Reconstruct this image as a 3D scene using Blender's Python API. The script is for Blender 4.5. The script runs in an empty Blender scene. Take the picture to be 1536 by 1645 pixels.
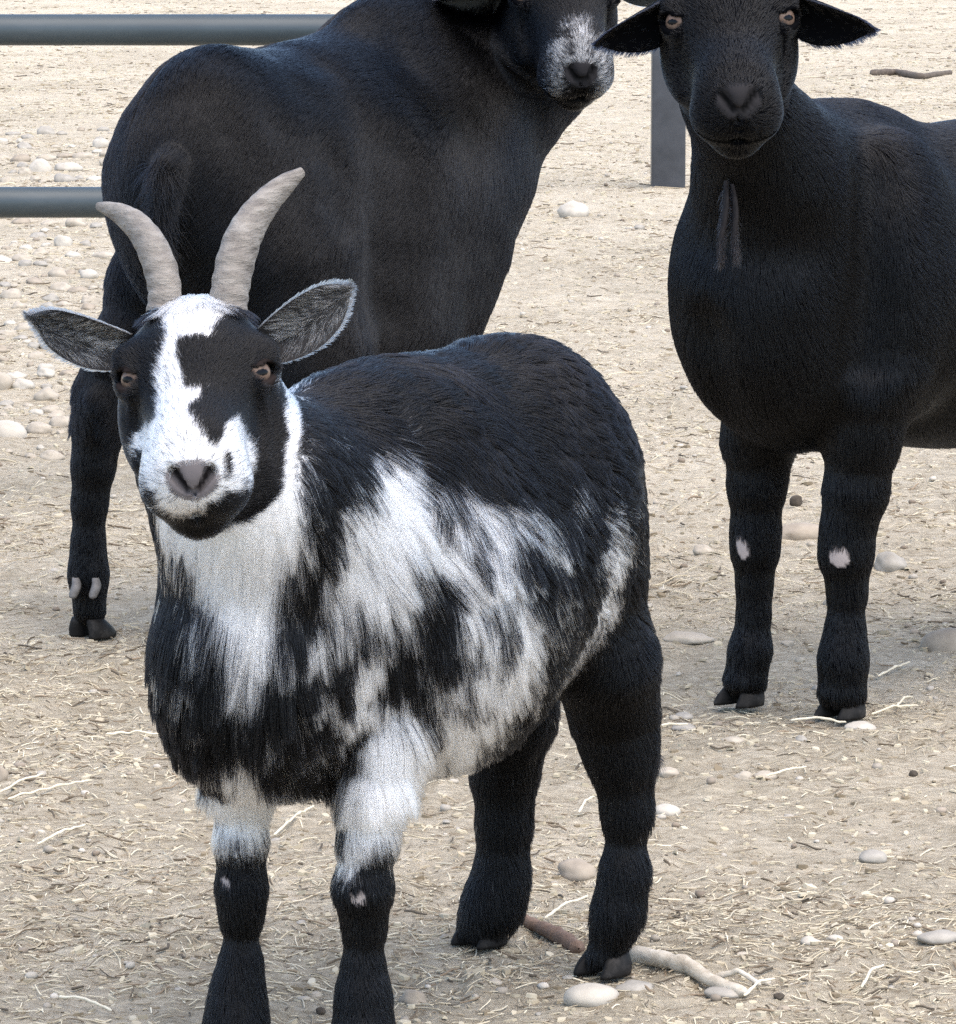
import bpy, math, random
import numpy as np
from mathutils import Vector, kdtree
from mathutils.bvhtree import BVHTree

FUR = True
random.seed(7)
rng = np.random.default_rng(11)
scene = bpy.context.scene
COL = scene.collection

# ------------------------------------------------------------------ camera
FPX, CX, CY = 7500.0, 768.0, 822.5            # focal length and centre in photo pixels (1536 x 1645)
PITCH, CAMH = 0.14204, 0.95
cp, sp = math.cos(PITCH), math.sin(PITCH)
cam_data = bpy.data.cameras.new('camera')
cam = bpy.data.objects.new('camera', cam_data)
COL.objects.link(cam)
cam.location = (0, 0, CAMH)
cam.rotation_euler = (math.pi / 2 - PITCH, 0, 0)
cam_data.sensor_fit = 'VERTICAL'
cam_data.sensor_height = 24.0
cam_data.lens = 24.0 * FPX / 1645.0
cam_data.clip_start = 0.05
cam_data.clip_end = 2000
scene.camera = cam

# ------------------------------------------------------------------ sky, sun, exposure
SUN_EL, SUN_AZ = math.radians(66), math.radians(142)     # azimuth from +Y, clockwise
world = bpy.data.worlds.new('World')
scene.world = world
world.use_nodes = True
wn = world.node_tree.nodes
sky = wn.new('ShaderNodeTexSky')
sky.sky_type = 'NISHITA'
sky.sun_disc = False
sky.sun_elevation = SUN_EL
sky.sun_rotation = SUN_AZ
sky.air_density, sky.dust_density, sky.ozone_density = 1.0, 1.3, 1.5
world.node_tree.links.new(sky.outputs[0], wn['Background'].inputs[0])
wn['Background'].inputs[1].default_value = 0.135
sun_data = bpy.data.lights.new('sun', 'SUN')
sun_data.energy = 1.5
sun_data.angle = math.radians(80)
sun_data.color = (1.0, 0.87, 0.70)
sun = bpy.data.objects.new('sun', sun_data)
COL.objects.link(sun)
sd = Vector((math.sin(SUN_AZ) * math.cos(SUN_EL), math.cos(SUN_AZ) * math.cos(SUN_EL), math.sin(SUN_EL)))
sun.rotation_euler = sd.to_track_quat('Z', 'Y').to_euler()
vs = scene.view_settings
vs.view_transform, vs.look, vs.gamma, vs.use_curve_mapping = 'Standard', 'None', 1.0, False
vs.exposure = 1.65
scene.cycles.use_denoising = False
scene.cycles.use_adaptive_sampling = False
scene.cycles.sample_clamp_indirect = 4.0
scene.cycles.filter_width = 1.5
scene.cycles.max_bounces = 16
scene.cycles.transmission_bounces = 16
scene.cycles_curves.shape = 'RIBBONS'
scene.cycles_curves.subdivisions = 2

# ------------------------------------------------------------------ helpers
def ray(px, py):
    u, v = (px - CX) / FPX, -(py - CY) / FPX
    return np.array([u, cp + v * sp, -sp + v * cp])

def P(px, py, Y):
    """World point that is seen at photo pixel px, py and stands Y metres in front of the camera."""
    d = ray(px, py)
    return np.array([0, 0, CAMH]) + d * (Y / d[1])

def G(px, py):
    d = ray(px, py)
    return np.array([0, 0, CAMH]) + d * (-CAMH / d[2])

def mpp(Y):
    return Y / FPX * 1.01

def nrm(v):
    v = np.asarray(v, float)
    return v / (np.linalg.norm(v, axis=-1, keepdims=True) + 1e-12)

def hash3(i, j, k, s):
    h = (i * 374761393 + j * 668265263 + k * 2147483647 + s * 974634777) & 0xFFFFFFFF
    h = ((h ^ (h >> 13)) * 1274126177) & 0xFFFFFFFF
    h = ((h ^ (h >> 16)) * 2246822519) & 0xFFFFFFFF
    return ((h ^ (h >> 15)) & 0xFFFFFF) / float(0xFFFFFF)

def vnoise(p, freq, seed=0):
    """Value noise in -1..1 at points p (N,3)."""
    q = np.asarray(p, float) * freq + 1000.0
    i = np.floor(q).astype(np.int64)
    f = q - i
    f = f * f * (3 - 2 * f)
    r = 0
    for a in (0, 1):
        for b in (0, 1):
            for c in (0, 1):
                w = (f[:, 0] if a else 1 - f[:, 0]) * (f[:, 1] if b else 1 - f[:, 1]) * (f[:, 2] if c else 1 - f[:, 2])
                r = r + w * hash3(i[:, 0] + a, i[:, 1] + b, i[:, 2] + c, seed)
    return r * 2 - 1

def link(o, parent=None):
    COL.objects.link(o)
    if parent is not None:
        o.parent = parent
    return o

def tag(o, label=None, cat=None, group=None, kind=None):
    for k, v in (('label', label), ('category', cat), ('group', group), ('kind', kind)):
        if v:
            o[k] = v
    return o

def empty(name, loc):
    o = bpy.data.objects.new(name, None)
    o.location = loc
    o.empty_display_size = 0.05
    return link(o)

def mesh_np(name, verts, faces, mat, parent=None, smooth=True, loc=None):
    """faces: (N,4) or (N,3) array. loc: world origin of the object; verts are world coordinates."""
    verts = np.asarray(verts, np.float32)
    base = np.zeros(3) if loc is None else np.asarray(loc, float)
    me = bpy.data.meshes.new(name)
    faces = np.asarray(faces, np.int32)
    n, k = faces.shape
    me.vertices.add(len(verts))
    me.vertices.foreach_set('co', (verts - base).astype(np.float32).ravel())
    me.loops.add(n * k)
    me.loops.foreach_set('vertex_index', faces.ravel())
    me.polygons.add(n)
    me.polygons.foreach_set('loop_start', np.arange(0, n * k, k, dtype=np.int32))
    me.polygons.foreach_set('loop_total', np.full(n, k, np.int32))
    me.update(calc_edges=True)
    me.validate()
    me.polygons.foreach_set('use_smooth', np.full(len(me.polygons), smooth))
    if mat is not None:
        me.materials.append(mat)
    o = bpy.data.objects.new(name, me)
    link(o, parent)
    o.location = base - (np.array(parent.location) if parent is not None else 0)
    return o

def grid_faces(nu, nv, wrap_v=False):
    i = np.arange(nu - 1)[:, None]
    j = np.arange(nv if wrap_v else nv - 1)[None, :]
    j2 = (j + 1) % nv
    return np.stack([i * nv + j, i * nv + j2, (i + 1) * nv + j2, (i + 1) * nv + j], -1).reshape(-1, 4)

# ------------------------------------------------------------------ materials
def mat_new(name, col=(0.5, 0.5, 0.5), rough=0.7, metal=0.0):
    m = bpy.data.materials.new(name)
    m.use_nodes = True
    b = m.node_tree.nodes['Principled BSDF']
    b.inputs['Base Color'].default_value = (*col, 1)
    b.inputs['Roughness'].default_value = rough
    b.inputs['Metallic'].default_value = metal
    return m, m.node_tree, b

def node(nt, t, **kw):
    n = nt.nodes.new(t)
    for k, v in kw.items():
        if k in n.inputs.keys():
            n.inputs[k].default_value = v
        else:
            setattr(n, k, v)
    return n

def ramp(nt, fac, stops, interp='LINEAR'):
    r = nt.nodes.new('ShaderNodeValToRGB')
    r.color_ramp.interpolation = interp
    e = r.color_ramp.elements
    while len(e) < len(stops):
        e.new(0.5)
    for x, (p, c) in zip(e, stops):
        x.position, x.color = p, (*c, 1)
    nt.links.new(fac, r.inputs[0])
    return r.outputs[0]

def noise_mat(name, stops, scale, rough=0.8, bump=0.3, dist=0.004, detail=8, metal=0.0, stretch=None, coord='Object'):
    m, nt, b = mat_new(name, rough=rough, metal=metal)
    tc = node(nt, 'ShaderNodeTexCoord')
    src = tc.outputs[coord]
    if stretch:
        mp = node(nt, 'ShaderNodeMapping')
        mp.inputs['Scale'].default_value = stretch
        nt.links.new(src, mp.inputs[0])
        src = mp.outputs[0]
    no = node(nt, 'ShaderNodeTexNoise', Scale=scale, Detail=detail, Roughness=0.65)
    nt.links.new(src, no.inputs['Vector'])
    nt.links.new(ramp(nt, no.outputs[0], stops), b.inputs['Base Color'])
    bp = node(nt, 'ShaderNodeBump', Strength=bump, Distance=dist)
    nt.links.new(no.outputs[0], bp.inputs['Height'])
    nt.links.new(bp.outputs[0], b.inputs['Normal'])
    return m

def attr_mat(name, rough=0.75, spec=0.3):
    m, nt, b = mat_new(name, rough=rough)
    a = node(nt, 'ShaderNodeAttribute', attribute_name='col')
    nt.links.new(a.outputs['Color'], b.inputs['Base Color'])
    b.inputs['Specular IOR Level'].default_value = spec
    return m

def hair_mat(name, rough=0.3, radial=0.45):
    m = bpy.data.materials.new(name)
    m.use_nodes = True
    nt = m.node_tree
    nt.nodes.clear()
    out = nt.nodes.new('ShaderNodeOutputMaterial')
    h = nt.nodes.new('ShaderNodeBsdfHairPrincipled')
    h.model = 'CHIANG'
    h.parametrization = 'COLOR'
    a = node(nt, 'ShaderNodeAttribute', attribute_name='col')
    nt.links.new(a.outputs['Color'], h.inputs['Color'])
    h.inputs['Roughness'].default_value = rough
    h.inputs['Radial Roughness'].default_value = radial
    h.inputs['IOR'].default_value = 1.33
    nt.links.new(h.outputs[0], out.inputs[0])
    return m

M_SKIN = attr_mat('hide', 0.8, 0.03)
M_FUR = hair_mat('goat_hair')
M_HORN = noise_mat('horn', [(0.28, (0.075, 0.063, 0.054)), (0.43, (0.18, 0.158, 0.135)), (0.57, (0.25, 0.224, 0.193)), (0.8, (0.36, 0.33, 0.29))], 55, 0.6, 1.0, 0.006, stretch=(0.7, 0.7, 2.4))
M_HOOF = noise_mat('hoof_horn', [(0.3, (0.005, 0.005, 0.005)), (0.55, (0.015, 0.014, 0.013)), (0.8, (0.055, 0.05, 0.046))], 60, 0.6, 0.5, 0.001)
M_DEWCLAW = noise_mat('dewclaw_horn', [(0.3, (0.07, 0.065, 0.06)), (0.7, (0.17, 0.16, 0.15))], 90, 0.6, 0.4, 0.001)
M_IRIS = noise_mat('iris', [(0.3, (0.075, 0.05, 0.036)), (0.7, (0.16, 0.11, 0.082))], 160, 0.08, 0.0)
M_PUPIL = mat_new('pupil', (0.004, 0.004, 0.005), 0.12)[0]
M_LID = mat_new('eye_rim', (0.018, 0.013, 0.012), 0.35)[0]
M_WATTLE = noise_mat('wattle_skin', [(0.3, (0.012, 0.01, 0.01)), (0.7, (0.03, 0.025, 0.024))], 90, 0.65, 0.3, 0.001)
for m_ in (M_WATTLE, M_IRIS, M_PUPIL, M_LID, M_HOOF):
    m_.node_tree.nodes['Principled BSDF'].inputs['Specular IOR Level'].default_value = 0.12

# ------------------------------------------------------------------ signed distance field bodies
class Field:
    def __init__(self, lo, hi, h):
        self.lo, self.h = np.array(lo, float), h
        n = np.ceil((np.array(hi) - self.lo) / h).astype(int) + 1
        self.ax = [self.lo[i] + h * np.arange(n[i]) for i in range(3)]
        self.F = np.full(n, 0.2, np.float32)

    def _sub(self, lo, hi, m):
        sl = []
        for i in range(3):
            a = int(np.searchsorted(self.ax[i], lo[i] - m))
            b = int(np.searchsorted(self.ax[i], hi[i] + m))
            sl.append(slice(a, max(b, a)))
        g = [self.ax[i][sl[i]].astype(np.float32) for i in range(3)]
        return tuple(sl), g

    def _join(self, sl, d, k, cut=False):
        f = self.F[sl]
        if f.size == 0:
            return
        k = max(k, 1e-5)
        if cut:
            h = np.maximum(k - np.abs(f + d), 0) / k
            self.F[sl] = np.maximum(f, -d) + h * h * (k * 0.25)
        else:
            h = np.maximum(k - np.abs(f - d), 0) / k
            self.F[sl] = np.minimum(f, d) - h * h * (k * 0.25)

    def ell(self, c, R, r, k=0.03, cut=False):
        c, R, r = np.asarray(c, float), np.asarray(R, float), np.asarray(r, float)
        ext = np.sqrt(((R * r[:, None]) ** 2).sum(0))
        sl, g = self._sub(c - ext, c + ext, k + 0.03)
        x, y, z = g[0][:, None, None] - c[0], g[1][None, :, None] - c[1], g[2][None, None, :] - c[2]
        k0 = k1 = 0
        for i in range(3):
            q = (R[i, 0] * x + R[i, 1] * y + R[i, 2] * z).astype(np.float32)
            k0 = k0 + (q / r[i]) ** 2
            k1 = k1 + (q / r[i] ** 2) ** 2
        k0, k1 = np.sqrt(k0), np.sqrt(k1) + 1e-9
        self._join(sl, k0 * (k0 - 1) / k1, k, cut)

    def cone(self, a, b, ra, rb, k=0.03, cut=False, sq=None):
        a, b = np.asarray(a, float), np.asarray(b, float)
        rm = max(ra, rb)
        sl, g = self._sub(np.minimum(a, b) - rm, np.maximum(a, b) + rm, k + 0.03)
        x, y, z = g[0][:, None, None] - a[0], g[1][None, :, None] - a[1], g[2][None, None, :] - a[2]
        ba = b - a
        t = np.clip((x * ba[0] + y * ba[1] + z * ba[2]) / (ba @ ba), 0, 1)
        x, y, z = x - t * ba[0], y - t * ba[1], z - t * ba[2]
        d2 = x * x + y * y + z * z
        if sq is not None:                       # (axis, factor): thinner along axis
            w, s = nrm(sq[0]), sq[1]
            d2 = d2 + (s * s - 1) * (x * w[0] + y * w[1] + z * w[2]) ** 2
        self._join(sl, np.sqrt(d2) - (ra + t * (rb - ra)), k, cut)

    def chain(self, pts, k=0.03, sq=None):
        for (a, ra), (b, rb) in zip(pts[:-1], pts[1:]):
            self.cone(a, b, ra, rb, k, sq=sq)

    def mesh(self):
        F = self.F
        neg = F < 0
        nx, ny, nz = F.shape
        s = neg[:-1, :-1, :-1].astype(np.int8)
        tot = np.zeros((nx - 1, ny - 1, nz - 1), np.int8)
        for dx in (0, 1):
            for dy in (0, 1):
                for dz in (0, 1):
                    tot += neg[dx:nx - 1 + dx, dy:ny - 1 + dy, dz:nz - 1 + dz]
        cells = np.argwhere((tot > 0) & (tot < 8))
        idx = np.full(tot.shape, -1, np.int32)
        idx[tuple(cells.T)] = np.arange(len(cells))
        acc = np.zeros((len(cells), 3))
        cnt = np.zeros(len(cells))
        corners = [(a, b, c) for a in (0, 1) for b in (0, 1) for c in (0, 1)]
        for A in corners:
            for ax in range(3):
                if A[ax]:
                    continue
                B = list(A); B[ax] = 1
                fa = F[tuple((cells + A).T)]
                fb = F[tuple((cells + B).T)]
                m = (fa < 0) != (fb < 0)
                t = fa[m] / (fa[m] - fb[m])
                p = np.tile(np.array(A, float), (m.sum(), 1))
                p[:, ax] += t
                acc[m] += p
                cnt[m] += 1
        v = self.lo + self.h * (cells + acc / cnt[:, None])
        quads = []
        for ax in range(3):
            o1, o2 = [(1, 2), (2, 0), (0, 1)][ax]
            sl0 = [slice(None)] * 3; sl1 = [slice(None)] * 3
            sl0[ax] = slice(0, -1); sl1[ax] = slice(1, None)
            ch = neg[tuple(sl0)] != neg[tuple(sl1)]
            e = np.argwhere(ch)
            ok = (e[:, o1] > 0) & (e[:, o2] > 0) & (e[:, o1] < F.shape[o1] - 1) & (e[:, o2] < F.shape[o2] - 1)
            e = e[ok]
            flip = neg[tuple(e.T)]
            q = []
            for d1, d2 in ((-1, -1), (0, -1), (0, 0), (-1, 0)):
                c = e.copy()
                c[:, o1] += d1
                c[:, o2] += d2
                q.append(idx[tuple(c.T)])
            q = np.stack(q, 1)
            q[~flip] = q[~flip][:, ::-1]
            quads.append(q)
        return v, np.concatenate(quads)

def relief(v, f, lo, amp=0.004, freq=11.0, seed=81, away=None, rad=0.2):
    """Uneven muscle under the hide: the trunk's surface moves in and out a little."""
    n = vert_normals(v, f)
    w = np.clip((v[:, 2] - lo) / 0.08, 0, 1)
    if away is not None:
        w = w * np.clip((np.linalg.norm(v - away, axis=1) - rad) / 0.06, 0, 1)
    return v + n * (w * amp * (vnoise(v, freq, seed) + 0.5 * vnoise(v, freq * 2.3, seed + 1)))[:, None]

def vert_normals(v, f):
    n = np.zeros_like(v)
    fn = np.cross(v[f[:, 2]] - v[f[:, 0]], v[f[:, 3]] - v[f[:, 1]])
    for i in range(4):
        for c in range(3):
            n[:, c] += np.bincount(f[:, i], fn[:, c], len(v))
    return nrm(n)

def scatter(v, f, nv, count, weight=None):
    tri = np.concatenate([f[:, [0, 1, 2]], f[:, [0, 2, 3]]])
    ar = 0.5 * np.linalg.norm(np.cross(v[tri[:, 1]] - v[tri[:, 0]], v[tri[:, 2]] - v[tri[:, 0]]), axis=1)
    if weight is not None:
        ar = ar * weight(v[tri].mean(1), nrm(nv[tri].mean(1)))
    pick = rng.choice(len(tri), count, p=ar / ar.sum())
    u, w = rng.random(count), rng.random(count)
    s = u + w > 1
    u[s], w[s] = 1 - u[s], 1 - w[s]
    t = tri[pick]
    bl = lambda a: a[t[:, 0]] * (1 - u - w)[:, None] + a[t[:, 1]] * u[:, None] + a[t[:, 2]] * w[:, None]
    return bl(v), nrm(bl(nv))

def tangent(d, n):
    d = d - (d * n).sum(1, keepdims=True) * n
    return nrm(d)

def hair_curves(name, pts, rad_root, rad_tip, cols, mat, parent, loc):
    """pts (N,K,3) world."""
    N, K, _ = pts.shape
    hc = bpy.data.hair_curves.new(name)
    hc.add_curves([K] * N)
    hc.attributes['position'].data.foreach_set('vector', (pts - loc).astype(np.float32).ravel())
    t = np.linspace(0, 1, K)
    rad = rad_root[:, None] * (1 - t) ** 0.7 + rad_tip[:, None] * t
    ra = hc.attributes.get('radius') or hc.attributes.new('radius', 'FLOAT', 'POINT')
    ra.data.foreach_set('value', rad.astype(np.float32).ravel())
    ca = hc.attributes.new('col', 'FLOAT_COLOR', 'CURVE')
    c4 = np.concatenate([cols, np.ones((N, 1))], 1)
    ca.data.foreach_set('color', c4.astype(np.float32).ravel())
    hc.materials.append(mat)
    o = bpy.data.objects.new(name, hc)
    link(o, parent)
    o.location = np.asarray(loc) - (np.array(parent.location) if parent is not None else 0)
    return o

def grow(p, n, flow, length, lift, droop, K=5, clump=0.5, per=35, wild=0.12, curl=0.0):
    """Hair strands from roots p: they lean along flow, lift off the skin and droop."""
    N = len(p)
    f = tangent(flow, n)
    jit = tangent(rng.normal(size=(N, 3)), n)
    f = nrm(f + jit * wild * rng.normal(size=(N, 1)))
    t = np.linspace(0, 1, K)[None, :, None]
    L = length[:, None, None]
    li = lift[:, None, None]
    up = np.array([0, 0, 1.0])
    pts = p[:, None] + L * (f[:, None] * (t * np.sqrt(np.maximum(1 - li ** 2, 0.05)) + 0.0) + n[:, None] * (li * t - 0.45 * li * t * t))
    pts = pts - up * (L * droop[:, None, None] * t * t)
    if clump > 0:
        M = max(8, N // per)
        ci = rng.choice(N, M, replace=False)
        kd = kdtree.KDTree(M)
        for a, i in enumerate(ci):
            kd.insert(p[i], a)
        kd.balance()
        near = np.fromiter((kd.find(q)[1] for q in p), np.int64, N)
        c = ci[near]
        same = ((n * n[c]).sum(1) > 0.5) & (np.linalg.norm(p - p[c], axis=1) < 0.03)
        w = np.where(same, clump * (0.6 + 0.5 * rng.random(N)), 0)[:, None, None] * t ** 1.3
        pts = pts * (1 - w) + (pts[c] + (p - p[c])[:, None] * 0.12) * w
    if curl > 0:
        a = rng.random(N)[:, None, None] * 6.28
        pts = pts + curl * L * t * (jit[:, None] * np.sin(a + t * 5) )
    return pts

def inpoly(x, y, poly):
    x0, y0 = poly[:, 0], poly[:, 1]
    x1, y1 = np.roll(x0, -1), np.roll(y0, -1)
    r = np.zeros(len(x), bool)
    for a, b, c, d in zip(x0, y0, x1, y1):
        if b == d:
            continue
        m = (b > y) != (d > y)
        r ^= m & (x < (c - a) * (y - b) / (d - b) + a)
    return r

# ------------------------------------------------------------------ goat parts
class Head:
    """Head frame: r to the viewer's right, m along the muzzle, n out of the forehead, s scale."""
    def __init__(self, eyeL, eyeR, Y, theta, yaw=0.0, half=0.055, scale=None, nu=0.0):
        self.nu = nu
        a, b = P(*eyeL, Y), P(*eyeR, Y)
        self.E = (a + b) / 2
        r = nrm(b - a)
        c = nrm(np.array([0, 0, CAMH]) - self.E)
        c = nrm(c - (c @ r) * r)
        u = np.cross(c, r)
        r, c = nrm(r * math.cos(yaw) - c * math.sin(yaw)), nrm(c * math.cos(yaw) + r * math.sin(yaw))
        self.r, self.c, self.u = r, c, u
        self.m = math.cos(theta) * c - math.sin(theta) * u
        self.n = math.sin(theta) * c + math.cos(theta) * u
        self.s = scale or (np.linalg.norm(b - a) / 2 / math.cos(yaw)) / half
        self.R = np.stack([self.r, self.m, self.n])

    def __call__(self, r, m, n):
        return self.E + self.s * (r * self.r + m * self.m + n * self.n)

    def loc(self, p):
        return (p - self.E) @ self.R.T / self.s

    def front(self, p):
        d = (p - self.E) / self.s
        return d @ self.r, d @ self.u

def add_head(F, H, slim=1.0):
    s = H.s
    E = lambda c, r, k=0.03, cut=False: F.ell(H(*c), H.R, np.array(r) * s, k * s, cut)
    C = lambda a, b, ra, rb, k=0.03, cut=False: F.cone(H(*a), H(*b), ra * s, rb * s, k * s, cut)
    E((0, -0.04, -0.025), (0.052, 0.06, 0.058))
    E((0, -0.022, 0.006), (0.043, 0.052, 0.034))
    C((0, 0.0, -0.008), (0, 0.09, -0.014), 0.038, 0.026 * slim)
    E((0, 0.092, -0.026), (0.033 * slim, 0.034, 0.029), 0.042)
    C((0, -0.03, -0.062), (0, 0.08, -0.057), 0.035, 0.019)
    for q in (-1, 1):
        E((q * 0.036, 0.006, -0.036), (0.026, 0.05, 0.034), 0.03)
        E((q * 0.043, -0.016, 0.004), (0.016, 0.02, 0.015), 0.02)
        C((q * 0.03, 0.02, -0.012), (q * 0.02, 0.078, -0.018), 0.016, 0.016, 0.02)
        E((q * 0.018, 0.094, -0.036), (0.02, 0.027, 0.02), 0.03)
        E((q * 0.05, -0.012, 0.015), (0.014, 0.013, 0.008), 0.01)             # brow ridge
        E((q * 0.051, 0.002, -0.001), (0.014, 0.021, 0.0155), 0.008)          # lids
        E((q * 0.05, 0.052, -0.02), (0.006, 0.026, 0.016), 0.03, True)          # hollow below the eye
    nu = H.nu
    E((0, 0.12, -0.019 + nu), (0.0165, 0.011, 0.0125), 0.014)                        # nose pad
    for q in (-1, 1):
        C((q * 0.0135, 0.127, -0.0135 + nu), (q * 0.0055, 0.1315, -0.025 + nu), 0.0055, 0.0036, 0.003, True)     # nostrils
        F.cone(H(q * 0.0548, 0.0025, 0.0075), H(q * 0.0515, 0.0105, 0.0075), 0.0112 * s, 0.0105 * s, 0.003 * s, True, sq=(H.u + 0.25 * q * H.r, 2.2))      # eye openings
        C((0, 0.125, -0.046), (q * 0.027, 0.1, -0.047), 0.0045, 0.0045, 0.003, True)                # mouth line
        C((q * 0.027, 0.1, -0.047), (q * 0.036, 0.07, -0.038), 0.006, 0.006, 0.003, True)
    C((0, 0.132, -0.027 + nu), (0, 0.126, -0.044), 0.002, 0.002, 0.004, True)
    E((0, 0.098, -0.066), (0.018, 0.02, 0.013), 0.014)                        # chin

def build_eye(H, q, parent):
    c = H(q * 0.0452, 0.0015, 0.0025)
    rad = 0.0135 * H.s
    out = nrm(q * 0.56 * H.r + 0.82 * H.c + 0.08 * H.u)
    hz = nrm(np.cross(out, H.u) )
    hz = nrm(hz - (hz @ out) * out)
    vt = np.cross(out, hz)
    nu, nv = 60, 64
    th = np.linspace(0.001, math.pi - 0.001, nu)
    ph = np.arange(nv) / nv * 2 * math.pi
    T, Q = np.meshgrid(th, ph, indexing='ij')
    lx, ly, lz = np.sin(T) * np.cos(Q), np.sin(T) * np.sin(Q), np.cos(T)
    v = c + rad * (lx[..., None] * hz + ly[..., None] * vt + (lz * (1 + 0.05 * (lz > 0)))[..., None] * out)
    f = grid_faces(nu, nv, True)
    o = mesh_np('eye', v.reshape(-1, 3), f, M_IRIS, parent, True, c)
    o.data.materials.append(M_PUPIL)
    o.data.materials.append(M_LID)
    fx, fy = lx.ravel()[f].mean(1), ly.ravel()[f].mean(1)
    fz = lz.ravel()[f].mean(1)
    mi = np.where(((fx / 0.4) ** 2 + (fy / 0.19) ** 2 < 1) & (fz > 0), 1, np.where((fz < 0.76), 2, 0))
    o.data.polygons.foreach_set('material_index', mi.astype(np.int32))
    return o

def build_horn(path, parent, flat=0.8, side=None):
    """path: list of (point, radius). One smooth tapering tube with growth rings."""
    pts = np.array([p for p, r in path]); rad = np.array([r for p, r in path])
    d = np.r_[0, np.cumsum(np.linalg.norm(np.diff(pts, axis=0), axis=1))]
    nu, nv = 150, 24
    t = np.linspace(0, d[-1], nu)
    # smooth interpolation (Catmull-Rom through np.interp of a denser average)
    cs = np.stack([np.interp(t, d, pts[:, i]) for i in range(3)], 1)
    rr = np.interp(t, d, rad)
    for _ in range(30):
        cs[1:-1] = 0.25 * cs[:-2] + 0.5 * cs[1:-1] + 0.25 * cs[2:]
        rr[1:-1] = 0.25 * rr[:-2] + 0.5 * rr[1:-1] + 0.25 * rr[2:]
    tn = nrm(np.gradient(cs, axis=0))
    side = nrm(np.array(side)) if side is not None else np.array([1.0, 0, 0])
    a = nrm(side - (tn @ side)[:, None] * tn)
    b = np.cross(tn, a)
    ph = np.arange(nv) / nv * 2 * math.pi
    ring = 1 + 0.03 * np.sin(t / d[-1] * 70 + 2 * np.sin(t / d[-1] * 9)) * (1 - t / d[-1]) ** 0.7 + 0.012 * vnoise(np.stack([t * 90, t * 0, t * 0], 1), 1, 3)
    ring[-1] = 0.4
    v = cs[:, None] + (rr * ring)[:, None, None] * (np.cos(ph)[None, :, None] * a[:, None] + flat_wave(ph, flat)[None, :, None] * b[:, None])
    v = v.reshape(-1, 3)
    f = grid_faces(nu, nv, True)
    tip = len(v)
    v = np.vstack([v, cs[-1] + tn[-1] * rr[-1] * 0.4])
    cap = np.array([[(nu - 1) * nv + j, (nu - 1) * nv + (j + 1) % nv, tip, tip] for j in range(nv)])
    o = mesh_np('horn', v, np.vstack([f, cap[:, [0, 1, 2, 2]]]), M_HORN, parent, True, pts[0])
    return o

def flat_wave(ph, flat):
    return np.sin(ph) * (1.15 / flat * 0.9)

def build_hoof(pos, fwd, parent, s=1.0, spread=0.006):
    """Cloven hoof: two claws in one mesh, standing on the ground at pos."""
    fwd = nrm(np.array([fwd[0], fwd[1], 0.0])); sd_ = np.array([fwd[1], -fwd[0], 0]); up = np.array([0, 0, 1.0])
    V, Fs = [], []
    nv = 18
    for q in (-1, 1):
        ph = np.arange(nv) / nv * 2 * math.pi
        x = np.cos(ph); y = np.sin(ph)
        for k, (z, ln, w, sh) in enumerate([(0.0, 0.031, 0.0125, 0.006), (0.004, 0.031, 0.013, 0.006), (0.012, 0.027, 0.0128, 0.003), (0.021, 0.022, 0.012, -0.001), (0.028, 0.017, 0.010, -0.004)]):
            lx = x * ln * np.where(x > 0, 1.0, 0.75) + sh
            ly = y * w * np.where(x > 0, 1 - 0.45 * x ** 2, 1) + q * (w + spread * (1 if z < 0.02 else 0.6))
            V.append(pos + s * (lx[:, None] * fwd + ly[:, None] * sd_ + (z + 0.001) * up))
        b = (0 if q < 0 else 5) * nv
        fs = grid_faces(5, nv, True) + b
        Fs.append(fs)
        top = [[b + 4 * nv + i, b + 4 * nv + (i + 1), b + 4 * nv + nv - 2 - i, b + 4 * nv + nv - 1 - i] for i in range(nv // 2 - 1)]
        bot = [[b + i, b + nv - 1 - i, b + nv - 2 - i, b + i + 1] for i in range(nv // 2 - 1)]
        Fs += [np.array(top), np.array(bot)]
    return mesh_np('hoof', np.concatenate(V), np.vstack(Fs), M_HOOF, parent, True, pos)

def ear_shape(base, tip, width, open_dir, cup=0.6, bend=0.0, tipw=0.35):
    tipw = max(tipw, 0.3)
    base, tip = np.asarray(base, float), np.asarray(tip, float)
    ax = tip - base
    L = np.linalg.norm(ax); t = ax / L
    o = nrm(open_dir - (open_dir @ t) * t)
    w = np.cross(t, o)
    nu, nv = 26, 15
    u = np.linspace(0, 1, nu); vv = np.linspace(-1, 1, nv)
    W = width / 2 * (0.42 * (1 - u) ** 2 + np.sin(np.pi * np.clip(u * 0.86 + 0.1, 0, 1)) ** 0.8 * 1.0)
    if tipw > 0.5:
        W = width / 2 * (0.42 * (1 - u) ** 2 + np.sin(np.pi * np.clip(u * 0.78 + 0.1, 0, 1)) ** 0.8)
        W = W * np.where(u > 0.7, np.sqrt(np.maximum(1 - ((u - 0.7) / 0.3) ** 2, 0.004)), 1.0)
    else:
        W = W * np.where(u > 0.8, 1 - ((u - 0.8) / 0.2) ** 2 * (1 - tipw), 1.0)
    ang = vv[None, :] * cup * 1.5 * (1.25 - 0.6 * u[:, None])
    k = np.sin(ang) / np.maximum(np.sin(np.max(np.abs(ang), 1, keepdims=True)), 1e-3)
    dep = (1 - np.cos(ang)) / np.maximum(np.sin(np.max(np.abs(ang), 1, keepdims=True)), 1e-3)
    mid = base + t * (L * u)[:, None] + o * (bend * L * (u * u - u) * 2)[:, None]
    g = mid[:, None] + w * (W[:, None] * k)[..., None] + o * (W[:, None] * dep)[..., None]
    return g, o, w, t

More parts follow.
